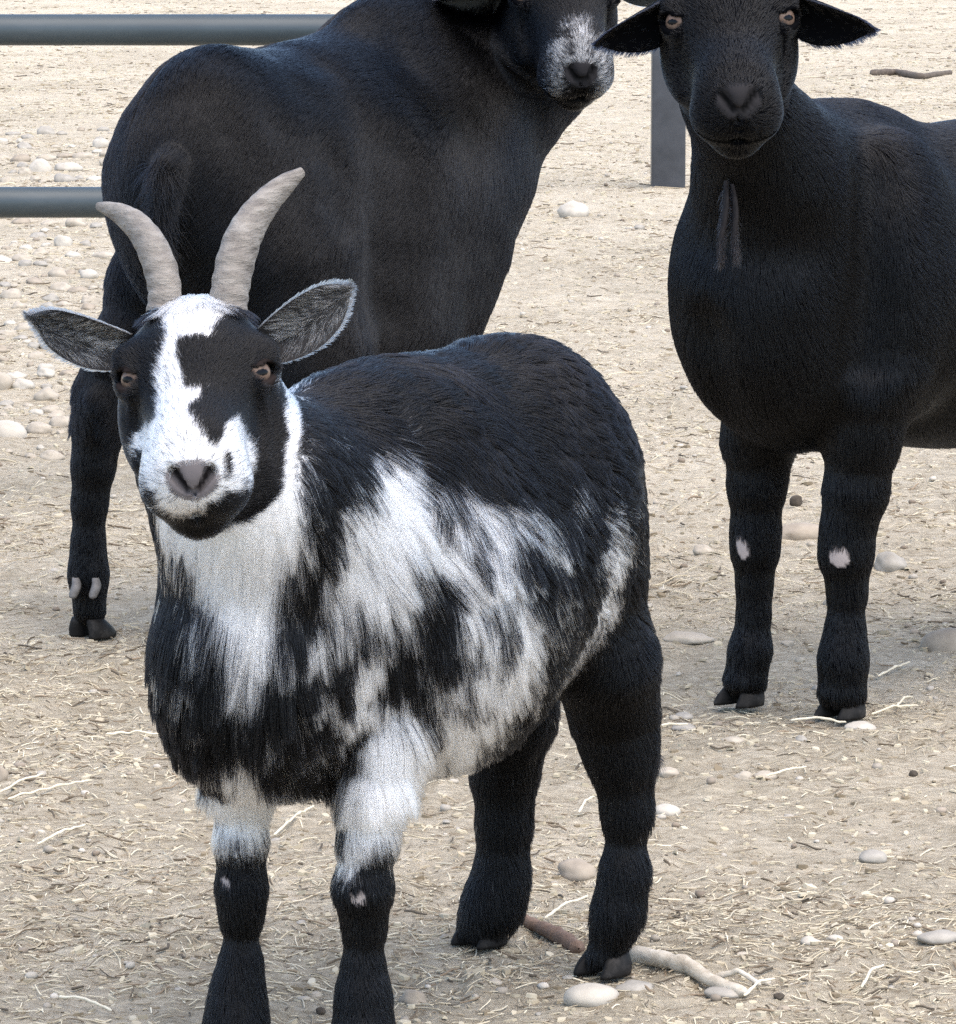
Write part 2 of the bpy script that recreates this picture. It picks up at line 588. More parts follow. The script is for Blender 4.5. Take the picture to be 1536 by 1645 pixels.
def build_ear(base, tip, width, open_dir, cin, cout, parent, cup=0.6, bend=0.0, thick=0.0045, tipw=0.35):
    g, o, w, t = ear_shape(base, tip, width, open_dir, cup, bend, tipw)
    nu, nv, _ = g.shape
    du, dv = np.gradient(g, axis=0), np.gradient(g, axis=1)
    n = nrm(np.cross(dv.reshape(-1, 3), du.reshape(-1, 3))).reshape(g.shape)
    if (n[nu // 2, nv // 2] @ o) < 0:
        n = -n
    edge = (1 - np.abs(np.linspace(-1, 1, nv)) ** 4)[None, :, None] * (1 - np.linspace(0, 1, nu) ** 6)[:, None, None]
    fr, bk = g + n * thick * 0.5 * edge, g - n * thick * 0.5 * edge
    v = np.concatenate([fr.reshape(-1, 3), bk.reshape(-1, 3)])
    f = grid_faces(nu, nv)
    me_f = np.vstack([f, f[:, ::-1] + nu * nv])
    ob = mesh_np('ear', v, me_f, M_SKIN, parent, True, base)
    col = np.concatenate([np.tile(cin, (nu * nv, 1)), np.tile(cout, (nu * nv, 1))])
    set_cols(ob, col)
    return dict(g=g, n=n, t=t, w=w, o=o)

def set_cols(o, col):
    a = o.data.attributes.new('col', 'FLOAT_COLOR', 'POINT')
    a.data.foreach_set('color', np.concatenate([col, np.ones((len(col), 1))], 1).astype(np.float32).ravel())

def ear_hair(e, n_in, n_out, col_in, col_rim, col_out, len_in=0.02, len_out=0.009):
    """Roots, directions and colours of the hair on an ear: long inside, short outside, fringed rim."""
    g, n, t = e['g'], e['n'], e['t']
    nu, nv, _ = g.shape
    def samp(N, v0=-1.0, v1=1.0):
        u = rng.random(N) * (nu - 1.01)
        v = ((rng.random(N) * (v1 - v0) + v0) * 0.5 + 0.5) * (nv - 1.01)
        i, j = u.astype(int), v.astype(int)
        a, b = (u - i)[:, None], (v - j)[:, None]
        bl = lambda A: A[i, j] * (1 - a) * (1 - b) + A[i + 1, j] * a * (1 - b) + A[i, j + 1] * (1 - a) * b + A[i + 1, j + 1] * a * b
        return bl(g), nrm(bl(n)), v / (nv - 1) * 2 - 1, u / (nu - 1)
    out = []
    p, m, v, u = samp(n_in)
    fl = t[None] * 0.9 - np.sign(v)[:, None] * e['w'][None] * np.abs(v)[:, None] * 0.9
    L = len_in * (0.5 + 0.6 * rng.random(n_in)) * (1 - 0.5 * u)
    c = col_in(p, v, u)
    out.append(grow(p, m, fl, L, 0.35 + 0.2 * rng.random(n_in), np.full(n_in, 0.1), 5, 0.65, 22, 0.25)), 
    cols = [c]
    p, m, v, u = samp(n_out)
    rim = np.abs(v) > 0.88
    L = np.where(rim, len_out * 1.1, len_out) * (0.6 + 0.6 * rng.random(n_out))
    out.append(grow(p, -m, np.tile(t, (n_out, 1)) + e['w'][None] * (v * 0.5)[:, None], L, np.where(rim, 0.5, 0.3), np.full(n_out, 0.1), 5, 0.3, 20, 0.2))
    c = np.where(rim[:, None], col_rim, col_out) * (0.75 + 0.5 * rng.random((n_out, 1)))
    cols.append(c)
    return np.concatenate(out), np.concatenate(cols)

def mouth_line(q):
    """Distance to the curved plane of the lips; it rises towards the cheeks."""
    d = np.abs(q[:, 2] + 0.048 - 0.2 * (0.125 - q[:, 1]))
    return np.where((q[:, 1] > 0.066) & (np.abs(q[:, 0]) < 0.05), d, 9.0)

def nostril(q, nu=0.0):
    d = np.abs(q[:, 0])
    t = np.clip(((0.0145 - d) / 0.009), 0, 1)
    e = np.sqrt((d - (0.0135 - 0.008 * t)) ** 2 + (q[:, 2] + 0.0135 - nu + 0.0115 * t) ** 2)
    return (np.clip((0.0055 - e) / 0.003, 0, 1) * (q[:, 1] > 0.11))[:, None]

def leg_pts(rows, Y, fur):
    """rows: (px, py, half width in photo pixels[, Y]) down a leg that stands at distance Y."""
    return [(P(r[0], r[1], r[3] if len(r) > 3 else Y), max((r[2] - fur), 6) * mpp(r[3] if len(r) > 3 else Y)) for r in rows]

BLACK = np.array([0.0012, 0.0013, 0.0019])
WHITE = np.array([0.935, 0.93, 0.915])

def surface_hits(v, f):
    bvh = BVHTree.FromPolygons(v.tolist(), f.tolist())
    o = Vector((0, 0, CAMH))
    def hit(px, py, Yd):
        h = bvh.ray_cast(o, Vector(nrm(ray(px, py))))
        return np.array(h[0]) if h[0] is not None else P(px, py, Yd)
    return hit

# ------------------------------------------------------------------ goat 1: horned, black and white, in front
def frame(back):
    A = nrm(np.array([back[0], back[1], 0.0]))
    return A, np.array([A[1], -A[0], 0.0])

def goat_horned():
    A, Lf = frame((0.595, 0.803))
    fR, fL = G(368, 1674), G(583, 1704)                   # front hooves (goat's right and left)
    hL, hR = G(970, 1564), G(772, 1516)                   # hind hooves
    O = (G(368, 1690) + G(583, 1690)) / 2
    O[2] = 0
    root = empty('goat', O)
    tag(root, 'small shaggy black and white goat with two pale horns standing in front', 'goat', 'goats standing in the pen')
    B = lambda a, l, z: O + a * A + l * Lf + np.array([0, 0, z])
    Rb = np.stack([A, Lf, [0, 0, 1.0]])
    H = Head((207, 615), (424, 603), 3.50, math.radians(29), half=0.053, nu=0.004)
    F = Field((-0.36, 3.36, -0.01), (0.24, 4.16, 0.66), 0.0025)
    F.ell(B(0.0, 0.0, 0.345), Rb, (0.11, 0.075, 0.132), 0.04)
    F.ell(B(0.15, 0, 0.352), Rb, (0.18, 0.121, 0.147), 0.05)
    F.ell(B(0.287, 0, 0.402), Rb, (0.115, 0.105, 0.142), 0.05)
    F.ell(B(0.06, 0, 0.455), Rb, (0.12, 0.052, 0.068), 0.06)
    F.ell(B(0.16, 0, 0.458), Rb, (0.14, 0.06, 0.07), 0.06)
    F.ell(B(-0.072, 0.004, 0.338), Rb, (0.06, 0.056, 0.098), 0.04)
    # neck
    F.chain([(B(0.0, 0.005, 0.41), 0.078), (B(-0.065, 0.012, 0.46), 0.06), (H(0, -0.035, -0.075), 0.052)], 0.05)
    # front legs
    YR, YL = fR[1], fL[1]
    F.chain(leg_pts([(400, 1130, 70), (390, 1250, 54), (387, 1350, 39), (388, 1420, 37), (388, 1465, 30), (387, 1540, 29), (382, 1590, 39), (374, 1640, 48)], YR, 7), 0.02)
    F.chain(leg_pts([(605, 1090, 78, YL + .04), (602, 1180, 66, YL + .02), (597, 1270, 54, YL + .005), (591, 1345, 42), (583, 1425, 45), (585, 1485, 31), (584, 1550, 30), (584, 1600, 40), (584, 1660, 49)], YL, 7), 0.02)
    for p, r in leg_pts([(386, 1642, 44)], YR, 7) + leg_pts([(584, 1664, 46)], YL, 7):
        F.ell(p, np.eye(3), (r, r * 1.3, r * 1.1), 0.02)
    # hind legs
    YN, YF = hL[1], hR[1]
    F.chain(leg_pts([(940, 930, 95, YN - .02), (970, 1060, 82, YN - .02), (986, 1150, 64, YN), (998, 1220, 47, YN), (1006, 1300, 34), (1003, 1395, 32), (993, 1460, 35), (973, 1530, 38)], YN, 10), 0.03)
    F.cone(P(1008, 1265, YN + .02), P(1038, 1222, YN + .03), 0.012, 0.006, 0.02)
    F.chain(leg_pts([(830, 1030, 85, YF - .03), (820, 1150, 66, YF - .01), (810, 1240, 48, YF), (809, 1320, 38), (805, 1400, 38), (791, 1455, 42), (775, 1490, 42)], YF, 10), 0.03)
    # tail
    F.chain([(B(0.37, 0, 0.44), 0.022), (B(0.425, 0.01, 0.43), 0.012)], 0.02)
    add_head(F, H)
    v, f = F.mesh()
    nv = vert_normals(v, f)
    hit = surface_hits(v, f)

    # ---- coat pattern: patches on the body as (x, z) elevations, patches on the face in the head's own frontal plane
    def flank(poly, Yd=3.7):
        q = np.array([hit(px, py, Yd) for px, py in poly])
        return q[:, [0, 2]]
    def face(poly):
        q = np.array([P(px, py, H.E[1] - 0.03) for px, py in poly])
        a, b = H.front(q)
        return np.stack([a, b], 1)
    body_white = [flank(p) for p in [
        [(592, 775), (640, 722), (672, 738), (705, 800), (716, 830), (738, 788), (789, 812), (835, 828), (888, 850), (884, 884), (838, 870), (800, 862), (822, 925), (862, 985), (874, 1032), (866, 1098), (800, 1165), (752, 1222), (690, 1232), (672, 1180), (688, 1090), (712, 1048), (732, 1008), (725, 958), (680, 930), (668, 950), (672, 1032), (660, 1030), (625, 1000), (570, 1010), (524, 990), (526, 930), (540, 862), (583, 800)],
        [(921, 780), (948, 816), (934, 842), (918, 810)],
        [(898, 940), (918, 950), (910, 988), (896, 975)], [(884, 990), (909, 1010), (893, 1034), (880, 1018)],
        [(1008, 820), (1003, 904), (986, 992), (932, 1074), (909, 1096), (898, 1080), (938, 1018), (964, 946), (974, 890), (986, 820)],
        [(240, 800), (258, 880), (280, 925), (316, 955), (336, 1030), (356, 1090), (392, 1115), (420, 1085), (442, 1000), (470, 950), (492, 900), (500, 830), (488, 740), (466, 660), (462, 560), (430, 560), (232, 640)],
        [(312, 1280), (340, 1240), (400, 1222), (440, 1262), (444, 1366), (400, 1358), (335, 1346)],
        [(545, 1290), (560, 1220), (600, 1190), (668, 1190), (706, 1240), (690, 1290), (655, 1328), (610, 1366), (540, 1364)],
    ]]
    roan = [(flank(p), w) for p, w in [
        ([(524, 985), (625, 990), (690, 1060), (700, 1180), (680, 1240), (560, 1260), (540, 1180), (500, 1080)], 0.55),
        ([(290, 1090), (560, 1080), (560, 1270), (320, 1270)], 0.13),
        ([(600, 1120), (700, 1110), (700, 1230), (580, 1230)], 0.75),
        ([(500, 1080), (700, 1080), (705, 1270), (540, 1270), (490, 1180)], 0.62),
        ([(450, 1000), (520, 990), (540, 1080), (480, 1100), (430, 1090)], 0.42),
        ([(270, 960), (330, 1000), (345, 1090), (300, 1090)], 0.16),
        ([(330, 1180), (440, 1160), (470, 1260), (330, 1275)], 0.32),
        ([(480, 1170), (560, 1180), (560, 1270), (450, 1270)], 0.28),
        ([(370, 1080), (430, 1080), (440, 1180), (400, 1160)], 0.22),
        ([(720, 830), (900, 850), (900, 960), (860, 1000), (800, 920)], 0.33),
        ([(230, 930), (300, 960), (290, 1080), (235, 1050)], 0.12),
        ([(500, 700), (620, 720), (560, 900), (505, 950)], 0.06),
    ]]
    spots = [flank(p) for p in [
        [(679, 932), (706, 945), (726, 965), (730, 1010), (712, 1046), (690, 1085), (672, 1075), (668, 1030), (672, 965)],
        [(742, 866), (770, 872), (775, 905), (760, 915)],
        [(660, 1100), (684, 1120), (690, 1170), (672, 1190)],
    ]]
    knees = [flank(p) for p in [[(352, 1408), (362, 1405), (371, 1422), (368, 1432), (357, 1428)], [(562, 1434), (572, 1440), (582, 1430), (590, 1440), (584, 1456), (572, 1458), (562, 1448)]]]
    face_white = [face(p) for p in [
        [(246, 500), (238, 483), (262, 462), (262, 410), (352, 410), (352, 462), (366, 482), (360, 505), (344, 521), (331, 545), (316, 538), (287, 552), (290, 586), (302, 620), (326, 619), (329, 636), (303, 653), (318, 669), (336, 693), (352, 712), (368, 690), (378, 676), (389, 668), (404, 706), (410, 752), (404, 786), (378, 778), (364, 802), (348, 799), (340, 822), (292, 830), (253, 815), (238, 780), (222, 752), (203, 722), (205, 694), (253, 670), (249, 606), (254, 556), (262, 535)],
        [(446, 600), (460, 598), (500, 690), (510, 900), (446, 800), (462, 700)],
        [(150, 812), (235, 812), (300, 872), (360, 880), (430, 830), (470, 800), (520, 800), (520, 1000), (150, 1000)],
    ]]
    face_dark = [face(p) for p in [
        [(296, 828), (345, 826), (352, 812), (366, 800), (382, 790), (386, 810), (366, 838), (340, 856), (310, 852)],
        [(376, 725), (388, 730), (386, 760), (379, 762)],
        [(212, 722), (234, 730), (240, 780), (262, 812), (250, 812), (228, 775)],
    ]]
    nose_pts = H(0, 0.122, -0.02)
    head_c = H(0, 0.03, -0.03)

    def where(p):
        q = H.loc(p)
        e = np.sqrt((q[:, 0] / 0.085) ** 2 + ((q[:, 1] - 0.015) / 0.15) ** 2 + ((q[:, 2] + 0.02) / 0.085) ** 2)
        return e < 1.0, q

    def color(p, n, j=1.0):
        """White-ness of the coat at points p."""
        N = len(p)
        hd, q = where(p)
        jit = 0.009 * np.stack([vnoise(p, 50, 1), vnoise(p, 38, 2)], 1) + 0.004 * np.stack([vnoise(p, 120, 13), vnoise(p, 90, 14)], 1) + j * 0.004 * rng.normal(size=(N, 2))
        x, z = p[:, 0] + jit[:, 0] * 1.2, p[:, 2] + jit[:, 1] * 1.8
        w = np.zeros(N)
        for pl, pr in roan:
            m = inpoly(x, z, pl)
            w[m] = np.maximum(w[m], pr + 0.22 * vnoise(p[m], 70, 6))
        for k, pl in enumerate(body_white):
            w[inpoly(x, z, pl)] = (0.88, 1.3, 1.3, 1.3, 1.3, 1.1, 1.3, 0.95)[k]
        for pl in spots:
            w[inpoly(x, z, pl)] = 0.05
        for pl in knees:
            m = inpoly(p[:, 0], p[:, 2], pl)
            w[m] = 0.9
        a, b = H.front(p)
        a = a + jit[:, 0] * 0.4
        b = b + jit[:, 1] * 0.4
        wf = np.zeros(N)
        for pl in face_white:
            wf[inpoly(a * H.s, b * H.s, pl * H.s)] = 0.97
        for pl in face_dark:
            wf[inpoly(a, b, pl)] = 0.0
        w = np.where(hd, wf, w)
        back = n[:, 1] > 0.35                           # far side: darker, blotchy
        w = np.where(back & ~hd & (p[:, 2] > 0.2), w * (vnoise(p, 9, 8) > 0.1), w)
        low = p[:, 2] < 0.165
        kn = np.zeros(N, bool)
        for pl in knees:
            kn |= inpoly(p[:, 0], p[:, 2], pl)
        hind = (p - O) @ A > 0.2
        w = np.where((hind & (p[:, 2] < 0.24)), 0.02, w)
        return w, hd, q, kn

    w, hd, q, kn = color(v, nv, 0.0)
    nose = np.sqrt((q[:, 0] / 0.0215) ** 2 + ((q[:, 1] - 0.127) / 0.015) ** 2 + ((q[:, 2] + 0.02 - H.nu) / 0.0175) ** 2) < 1
    eye = np.minimum(np.linalg.norm(q - [0.053, 0.008, 0.0065], axis=1), np.linalg.norm(q - [-0.053, 0.008, 0.0065], axis=1)) < 0.0125
    mouth = mouth_line(q) < 0.003
    col = BLACK * (1 - w[:, None]) + WHITE * 0.62 * w[:, None]
    col[nose] = (0.125, 0.112, 0.112)
    col[kn & (v[:, 2] < 0.2)] = (0.34, 0.3, 0.285)
    k_ = nostril(q, H.nu)
    col = col * (1 - k_) + np.array([0.012, 0.01, 0.01]) * k_
    col[eye] = (0.02, 0.015, 0.014)
    col[mouth] = (0.03, 0.022, 0.02)
    body = mesh_np('body', v, f, M_SKIN, root, True, O)
    set_cols(body, col)
    for q_ in (-1, 1):
        build_eye(H, q_, root)
    yh = H.E[1]
    horn_l = [(262, 505, 27, .045), (266, 470, 27, .05), (258, 430, 27.5, .06), (243, 393, 25, .07), (222, 364, 21, .085), (196, 345, 15, .10), (172, 335, 9, .112), (156, 331, 4.5, .12)]
    horn_r = [(366, 505, 31, .045), (369, 468, 31, .05), (377, 425, 31, .06), (389, 385, 29, .07), (408, 350, 25, .085), (434, 318, 20, .10), (462, 293, 14.5, .112), (487, 275, 6.5, .12)]
    for hp in (horn_l, horn_r):
        build_horn([(P(x, y, yh + d), r * mpp(yh + d)) for x, y, r, d in hp], root, 0.78, side=H.r)
    grey = lambda p, v_, u: np.where((rng.random(len(p)) < 0.75 - 0.6 * u)[:, None], WHITE * 0.6, 0.02) * (0.6 + 0.6 * rng.random((len(p), 1)))
    ears = []
    for base, tip, wd, od in (((214, 558, .035), (52, 508, .055), 0.037, nrm(H.c * 0.8 + np.array([0, 0, -0.38]))), ((424, 552, .035), (560, 462, .055), 0.039, nrm(H.c * 0.85 + np.array([0.1, 0, -0.3])))):
        e = build_ear(P(base[0], base[1], yh + base[2]), P(tip[0], tip[1], yh + tip[2]), wd, od, (0.03, 0.028, 0.028), (0.06, 0.058, 0.056), root, 0.62, -0.12, tipw=0.55)
        ears.append(e)
    for p, fw in ((fR, -A), (fL, -A), (hL, -A), (hR, -A)):
        build_hoof(p + A * 0.004, fw, root, 0.74)
    if not FUR:
        return root

    # ---- fur
    def dens(c, n):
        hd_, _ = where(c)
        return np.where(hd_, 2.2, 1.0) * np.where(n[:, 1] > 0.3, 0.55, 1.0) * np.where(c[:, 2] < 0.018, 0, 1)
    N = 480000
    p, n = scatter(v, f, nv, N, dens)
    hd, q = where(p)
    u = p - O
    la, lz = u @ A, p[:, 2]
    fl = 0.75 * A + np.array([0, 0, -0.8])
    flow = np.tile(fl, (N, 1))
    frontal = np.clip(-(n @ A) * 1.6, 0, 1)[:, None]
    flow = flow * (1 - frontal) + np.array([0, 0, -1.0]) * frontal
    top = np.clip((n[:, 2] - 0.3) * 2, 0, 1)[:, None]
    flow = flow * (1 - top) + (A + np.array([0, 0, -0.1]) + Lf * 0.3 * np.sign(u @ Lf)[:, None]) * top
    legs = np.clip((0.235 - lz) / 0.05, 0, 1)[:, None]
    flow = flow * (1 - legs) + (np.array([0, 0, -1.0]) + A * 0.25) * legs
    flow = flow + 0.28 * np.stack([vnoise(p, 14, 21), vnoise(p, 14, 22), vnoise(p, 14, 23)], 1) * (1 - legs)
    tous = np.clip((lz - 0.33) / 0.08, 0, 1)[:, None] * np.clip((la + 0.02) / 0.08, 0, 1)[:, None]
    flow = flow + 0.75 * tous * np.stack([vnoise(p, 34, 24), vnoise(p, 34, 25), vnoise(p, 34, 26)], 1)
    rr = q - np.array([0, 0.06, -0.03])
    face_flow = -H.m + 0.5 * np.sign(q[:, 0])[:, None] * H.r * np.clip(np.abs(q[:, 0]) * 18, 0, 1)[:, None] - 0.25 * H.n
    poll = (q[:, 1] < -0.03) & hd & (q[:, 2] > -0.03)
    pw = np.clip((-0.025 - q[:, 1]) / 0.03, 0, 1)[:, None] * np.clip((0.03 - np.abs(q[:, 0])) / 0.008, 0, 1)[:, None] * (q[:, 2] > -0.03)[:, None]
    face_flow = face_flow * (1 - pw) + (H.m + H.r * (q[:, 0] * 20 + 0.25 * vnoise(p, 160, 61))[:, None]) * pw
    flow = np.where(hd[:, None], face_flow, flow)
    ln = 0.012 + 0.023 * np.clip((lz - 0.19) / 0.05, 0, 1)
    ln = ln + 0.003 * np.clip(-(n @ A) * 1.4, 0, 1) * (lz > 0.22)
    hind = la > 0.2
    rump = np.clip((la - 0.17) / 0.08, 0, 1)
    ln = ln * (1 - rump) + rump * (0.015 + 0.008 * np.clip((lz - 0.3) / 0.1, 0, 1))
    cuff = (~hind) & (lz > 0.14) & (lz <= 0.2)
    ln = np.where(cuff, 0.010 + 0.012 * np.clip((lz - 0.165) / 0.03, 0, 1), ln)
    ln = ln * np.where(lz > 0.3, np.clip(np.linalg.norm(q + [0, 0.0, 0.02], axis=1) / 0.12 - 0.45, 0.35, 1), 1)
    ln = np.where(hd, np.where(pw[:, 0] > 0.4, 0.023, 0.0065 + 0.006 * np.clip((-q[:, 2] - 0.05) / 0.04, 0, 1)), ln)
    ln *= 0.7 + 0.5 * rng.random(N)
    lift = np.where(hd, 0.24 + 0.2 * pw[:, 0], 0.2 + 0.08 * np.clip((lz - 0.13) / 0.15, 0, 1)) + 0.12 * rng.random(N)
    droop = np.where(hd, 0.3 * pw[:, 0], 0.05 + 0.17 * np.clip((lz - 0.15) / 0.15, 0, 1) * (1 - rump))
    fea = hind & ((n @ A) > 0.15) & (lz < 0.27) & (lz > 0.03)
    ln = np.where(fea, 0.016 * (0.6 + 0.6 * rng.random(N)), ln)
    lift = lift + np.where(fea, 0.16, 0)
    lift = lift + 0.22 * tous[:, 0] * np.clip(0.5 + vnoise(p, 30, 27), 0, 1)
    w, _, _, kn = color(p + nrm(tangent(flow, n)) * (ln * 0.55)[:, None], n, 1.0)
    nose = np.sqrt((q[:, 0] / 0.0178) ** 2 + ((q[:, 1] - 0.127) / 0.0145) ** 2 + ((q[:, 2] + 0.02 - H.nu) / 0.0136) ** 2) < 1
    ed = np.minimum(np.linalg.norm((q - [0.053, 0.008, 0.0065]) * [1, 0.9, 1.1], axis=1), np.linalg.norm((q - [-0.053, 0.008, 0.0065]) * [1, 0.9, 1.1], axis=1))
    lock = np.clip(0.5 + 0.75 * vnoise(p, 62, 51) + 0.3 * vnoise(p, 140, 52), 0, 1)
    white = np.where(hd, rng.random(N), 0.72 * lock + 0.28 * rng.random(N)) < w
    blk = BLACK * (0.55 + 0.9 * rng.random((N, 1)))
    brown = rng.random(N) < 0.10
    blk = np.where(brown[:, None], blk * [2.6, 2.0, 1.7], blk)
    wht = WHITE * (0.86 + 0.18 * rng.random((N, 1))) * np.where(lz < 0.22, 0.97, 1)[:, None]
    bib = (~hd) & (u @ Lf < 0.06) & (la < 0)
    wht = np.where(bib[:, None], wht * [1.0, 0.97, 0.92], wht)
    col = np.where(white[:, None], wht, blk)
    keep = ~(nose | (ed < 0.0118) | (mouth_line(q) < 0.002)) & (~kn | (lz > 0.2))
    pts = grow(p, n, flow, ln, lift, droop, 6, 0.0, 30, 0.14)
    body_m = (~hd) & (lz + 0.06 * rng.random(N) > 0.24) & ~((la > 0.2) & (lz < 0.3))
    pc = grow(p, n, flow, ln, lift, droop, 6, 0.68, 85, 0.15, 0.03)
    pts = np.where(body_m[:, None, None], pc, pts)
    sel = keep
    allp, allc, rad = [pts[sel]], [col[sel]], [np.where(hd[sel], 0.0002, np.where(lz[sel] < 0.2, 0.00022, 0.00025))]
    for e in ears:
        a, c = ear_hair(e, 2600, 6500, grey, WHITE * 0.13, np.array([0.07, 0.068, 0.067]), 0.022, 0.006)
        k = 6
        t5, t6 = np.linspace(0, 1, 5), np.linspace(0, 1, 6)
        i = np.clip(np.searchsorted(t5, t6) - 1, 0, 3)
        fr = ((t6 - t5[i]) / 0.25)[None, :, None]
        allp.append(a[:, i] * (1 - fr) + a[:, i + 1] * fr); allc.append(c); rad.append(np.full(len(a), 0.00024))
    rad = np.concatenate(rad)
    hair_curves('fur', np.concatenate(allp), rad, rad * 0.3, np.concatenate(allc), M_FUR, root, O)
    return root

# ------------------------------------------------------------------ the two big black goats
def black_coat(root, O, v, f, nv, H, A, Lf, N, head_len, body_len, white_fn, bald, ears, per=30, mane=None, tail=None, legz=0.26, strands=()):
    def where(p):
        q = H.loc(p)
        e = np.sqrt((q[:, 0] / 0.085) ** 2 + ((q[:, 1] - 0.03) / 0.14) ** 2 + ((q[:, 2] + 0.03) / 0.09) ** 2)
        return e < 1.0, q
    def dens(c, n):
        hd_, _ = where(c)
        return np.where(hd_, 1.6, 1.0) * np.where(n[:, 1] > 0.3, 0.5, 1.0) * np.where(c[:, 2] < 0.018, 0, 1)
    p, n = scatter(v, f, nv, N, dens)
    hd, q = where(p)
    u = p - O
    lz = p[:, 2]
    flow = np.tile(0.8 * A + np.array([0, 0, -0.7]), (N, 1))
    top = np.clip((n[:, 2] - 0.2) * 2, 0, 1)[:, None]
    flow = flow * (1 - top) + (A + Lf * 0.35 * np.sign(u @ Lf)[:, None]) * top
    fr = np.clip(-(n @ A) * 1.6, 0, 1)[:, None]
    flow = flow * (1 - fr) + np.array([0, 0, -1.0]) * fr
    legs = np.clip((legz - lz) / 0.06, 0, 1)[:, None]
    flow = flow * (1 - legs) + (np.array([0, 0, -1.0]) + A * 0.2) * legs
    flow = flow + 0.35 * np.stack([vnoise(p, 9, 31), vnoise(p, 9, 32), vnoise(p, 9, 33)], 1) * (1 - legs)
    ff = -H.m + 0.5 * np.sign(q[:, 0])[:, None] * H.r * np.clip(np.abs(q[:, 0]) * 18, 0, 1)[:, None] - 0.2 * H.n
    flow = np.where(hd[:, None], ff, flow)
    ln = np.where(hd, head_len, np.where(lz < legz, 0.009, body_len)) * (0.7 + 0.5 * rng.random(N))
    lift = np.where(hd, 0.1, 0.13) + 0.08 * rng.random(N)
    droop = np.where(hd, 0, 0.08)
    if mane is not None:
        mm = mane(p, n)
        ln = ln * (1 + mm * 2.6)
        lift = lift + 0.3 * mm
    if tail is not None:
        tt = tail(p)
        ln = np.where(tt, 0.05 * (0.6 + 0.6 * rng.random(N)), ln)
        flow = np.where(tt[:, None], np.array([0, 0, -1.0]) + 0.5 * rng.normal(size=(N, 3)), flow)
        lift = np.where(tt, 0.35, lift)
    w = white_fn(p, q, hd)
    blk = BLACK * (0.7 + 0.6 * rng.random((N, 1)))
    blk = np.where((rng.random(N) < 0.1)[:, None], blk * [1.9, 1.6, 1.5], blk)
    col = np.where((rng.random(N) < w)[:, None], WHITE * (0.6 + 0.3 * rng.random((N, 1))), blk)
    nose = np.sqrt((q[:, 0] / 0.0178) ** 2 + ((q[:, 1] - 0.127) / 0.0145) ** 2 + ((q[:, 2] + 0.02 - H.nu) / 0.0136) ** 2) < 1
    ed = np.minimum(np.linalg.norm((q - [0.053, 0.008, 0.0065]) * [1, 0.9, 1.1], axis=1), np.linalg.norm((q - [-0.053, 0.008, 0.0065]) * [1, 0.9, 1.1], axis=1))
    keep = ~(nose | (ed < 0.0118) | bald(p, q) | (mouth_line(q) < 0.003))
    pts = grow(p, n, flow, ln, lift, droop, 5, 0.0, per, 0.12)
    pc = grow(p, n, flow, ln, lift, droop, 5, 0.3, per, 0.12)
    pts = np.where((~hd)[:, None, None], pc, pts)[keep]
    allp, allc, rad = [pts], [col[keep]], [np.where(hd[keep], 0.0002, 0.00024)]
    for e, (ci, cr, co) in ears:
        a, c = ear_hair(e, 900, 5500, ci, cr, co, 0.012, 0.007)
        allp.append(a); allc.append(c); rad.append(np.full(len(a), 0.00026))
    for pa, pb in strands:
        k = 500
        t = rng.random(k)[:, None] ** 0.8
        o_ = rng.normal(size=(k, 3)) * 0.0013
        nn = nrm(o_ * [1, 1, 0] + [0, -1e-5, 0])
        a = grow(pa + (pb - pa) * t + o_, nn, np.tile(pb - pa, (k, 1)) + 0.02 * rng.normal(size=(k, 3)), np.full(k, 0.013) * (0.6 + 0.6 * rng.random(k)), np.full(k, 0.1), np.full(k, 0.1), 5, 0.5, 60, 0.1)
        allp.append(a); allc.append(np.array([0.009, 0.007, 0.007]) * (0.5 + rng.random((k, 1)))); rad.append(np.full(k, 0.0003))
    rad = np.concatenate(rad)
    hair_curves('fur', np.concatenate(allp), rad, rad * 0.3, np.concatenate(allc), M_FUR, root, O)

def dark_skin(v, nv, H, w, extra=None):
    q = H.loc(v)
    col = BLACK * 1.2 * (1 - w[:, None]) + WHITE * 0.5 * w[:, None]
    nose = np.sqrt((q[:, 0] / 0.0215) ** 2 + ((q[:, 1] - 0.127) / 0.015) ** 2 + ((q[:, 2] + 0.02 - H.nu) / 0.0175) ** 2) < 1
    col[nose] = (0.028, 0.026, 0.027)
    k_ = nostril(q, H.nu)
    col = col * (1 - k_) + 0.004 * k_
    col[mouth_line(q) < 0.0032] = (0.002, 0.002, 0.002)
    if extra is not None:
        extra(col, q)
    return col

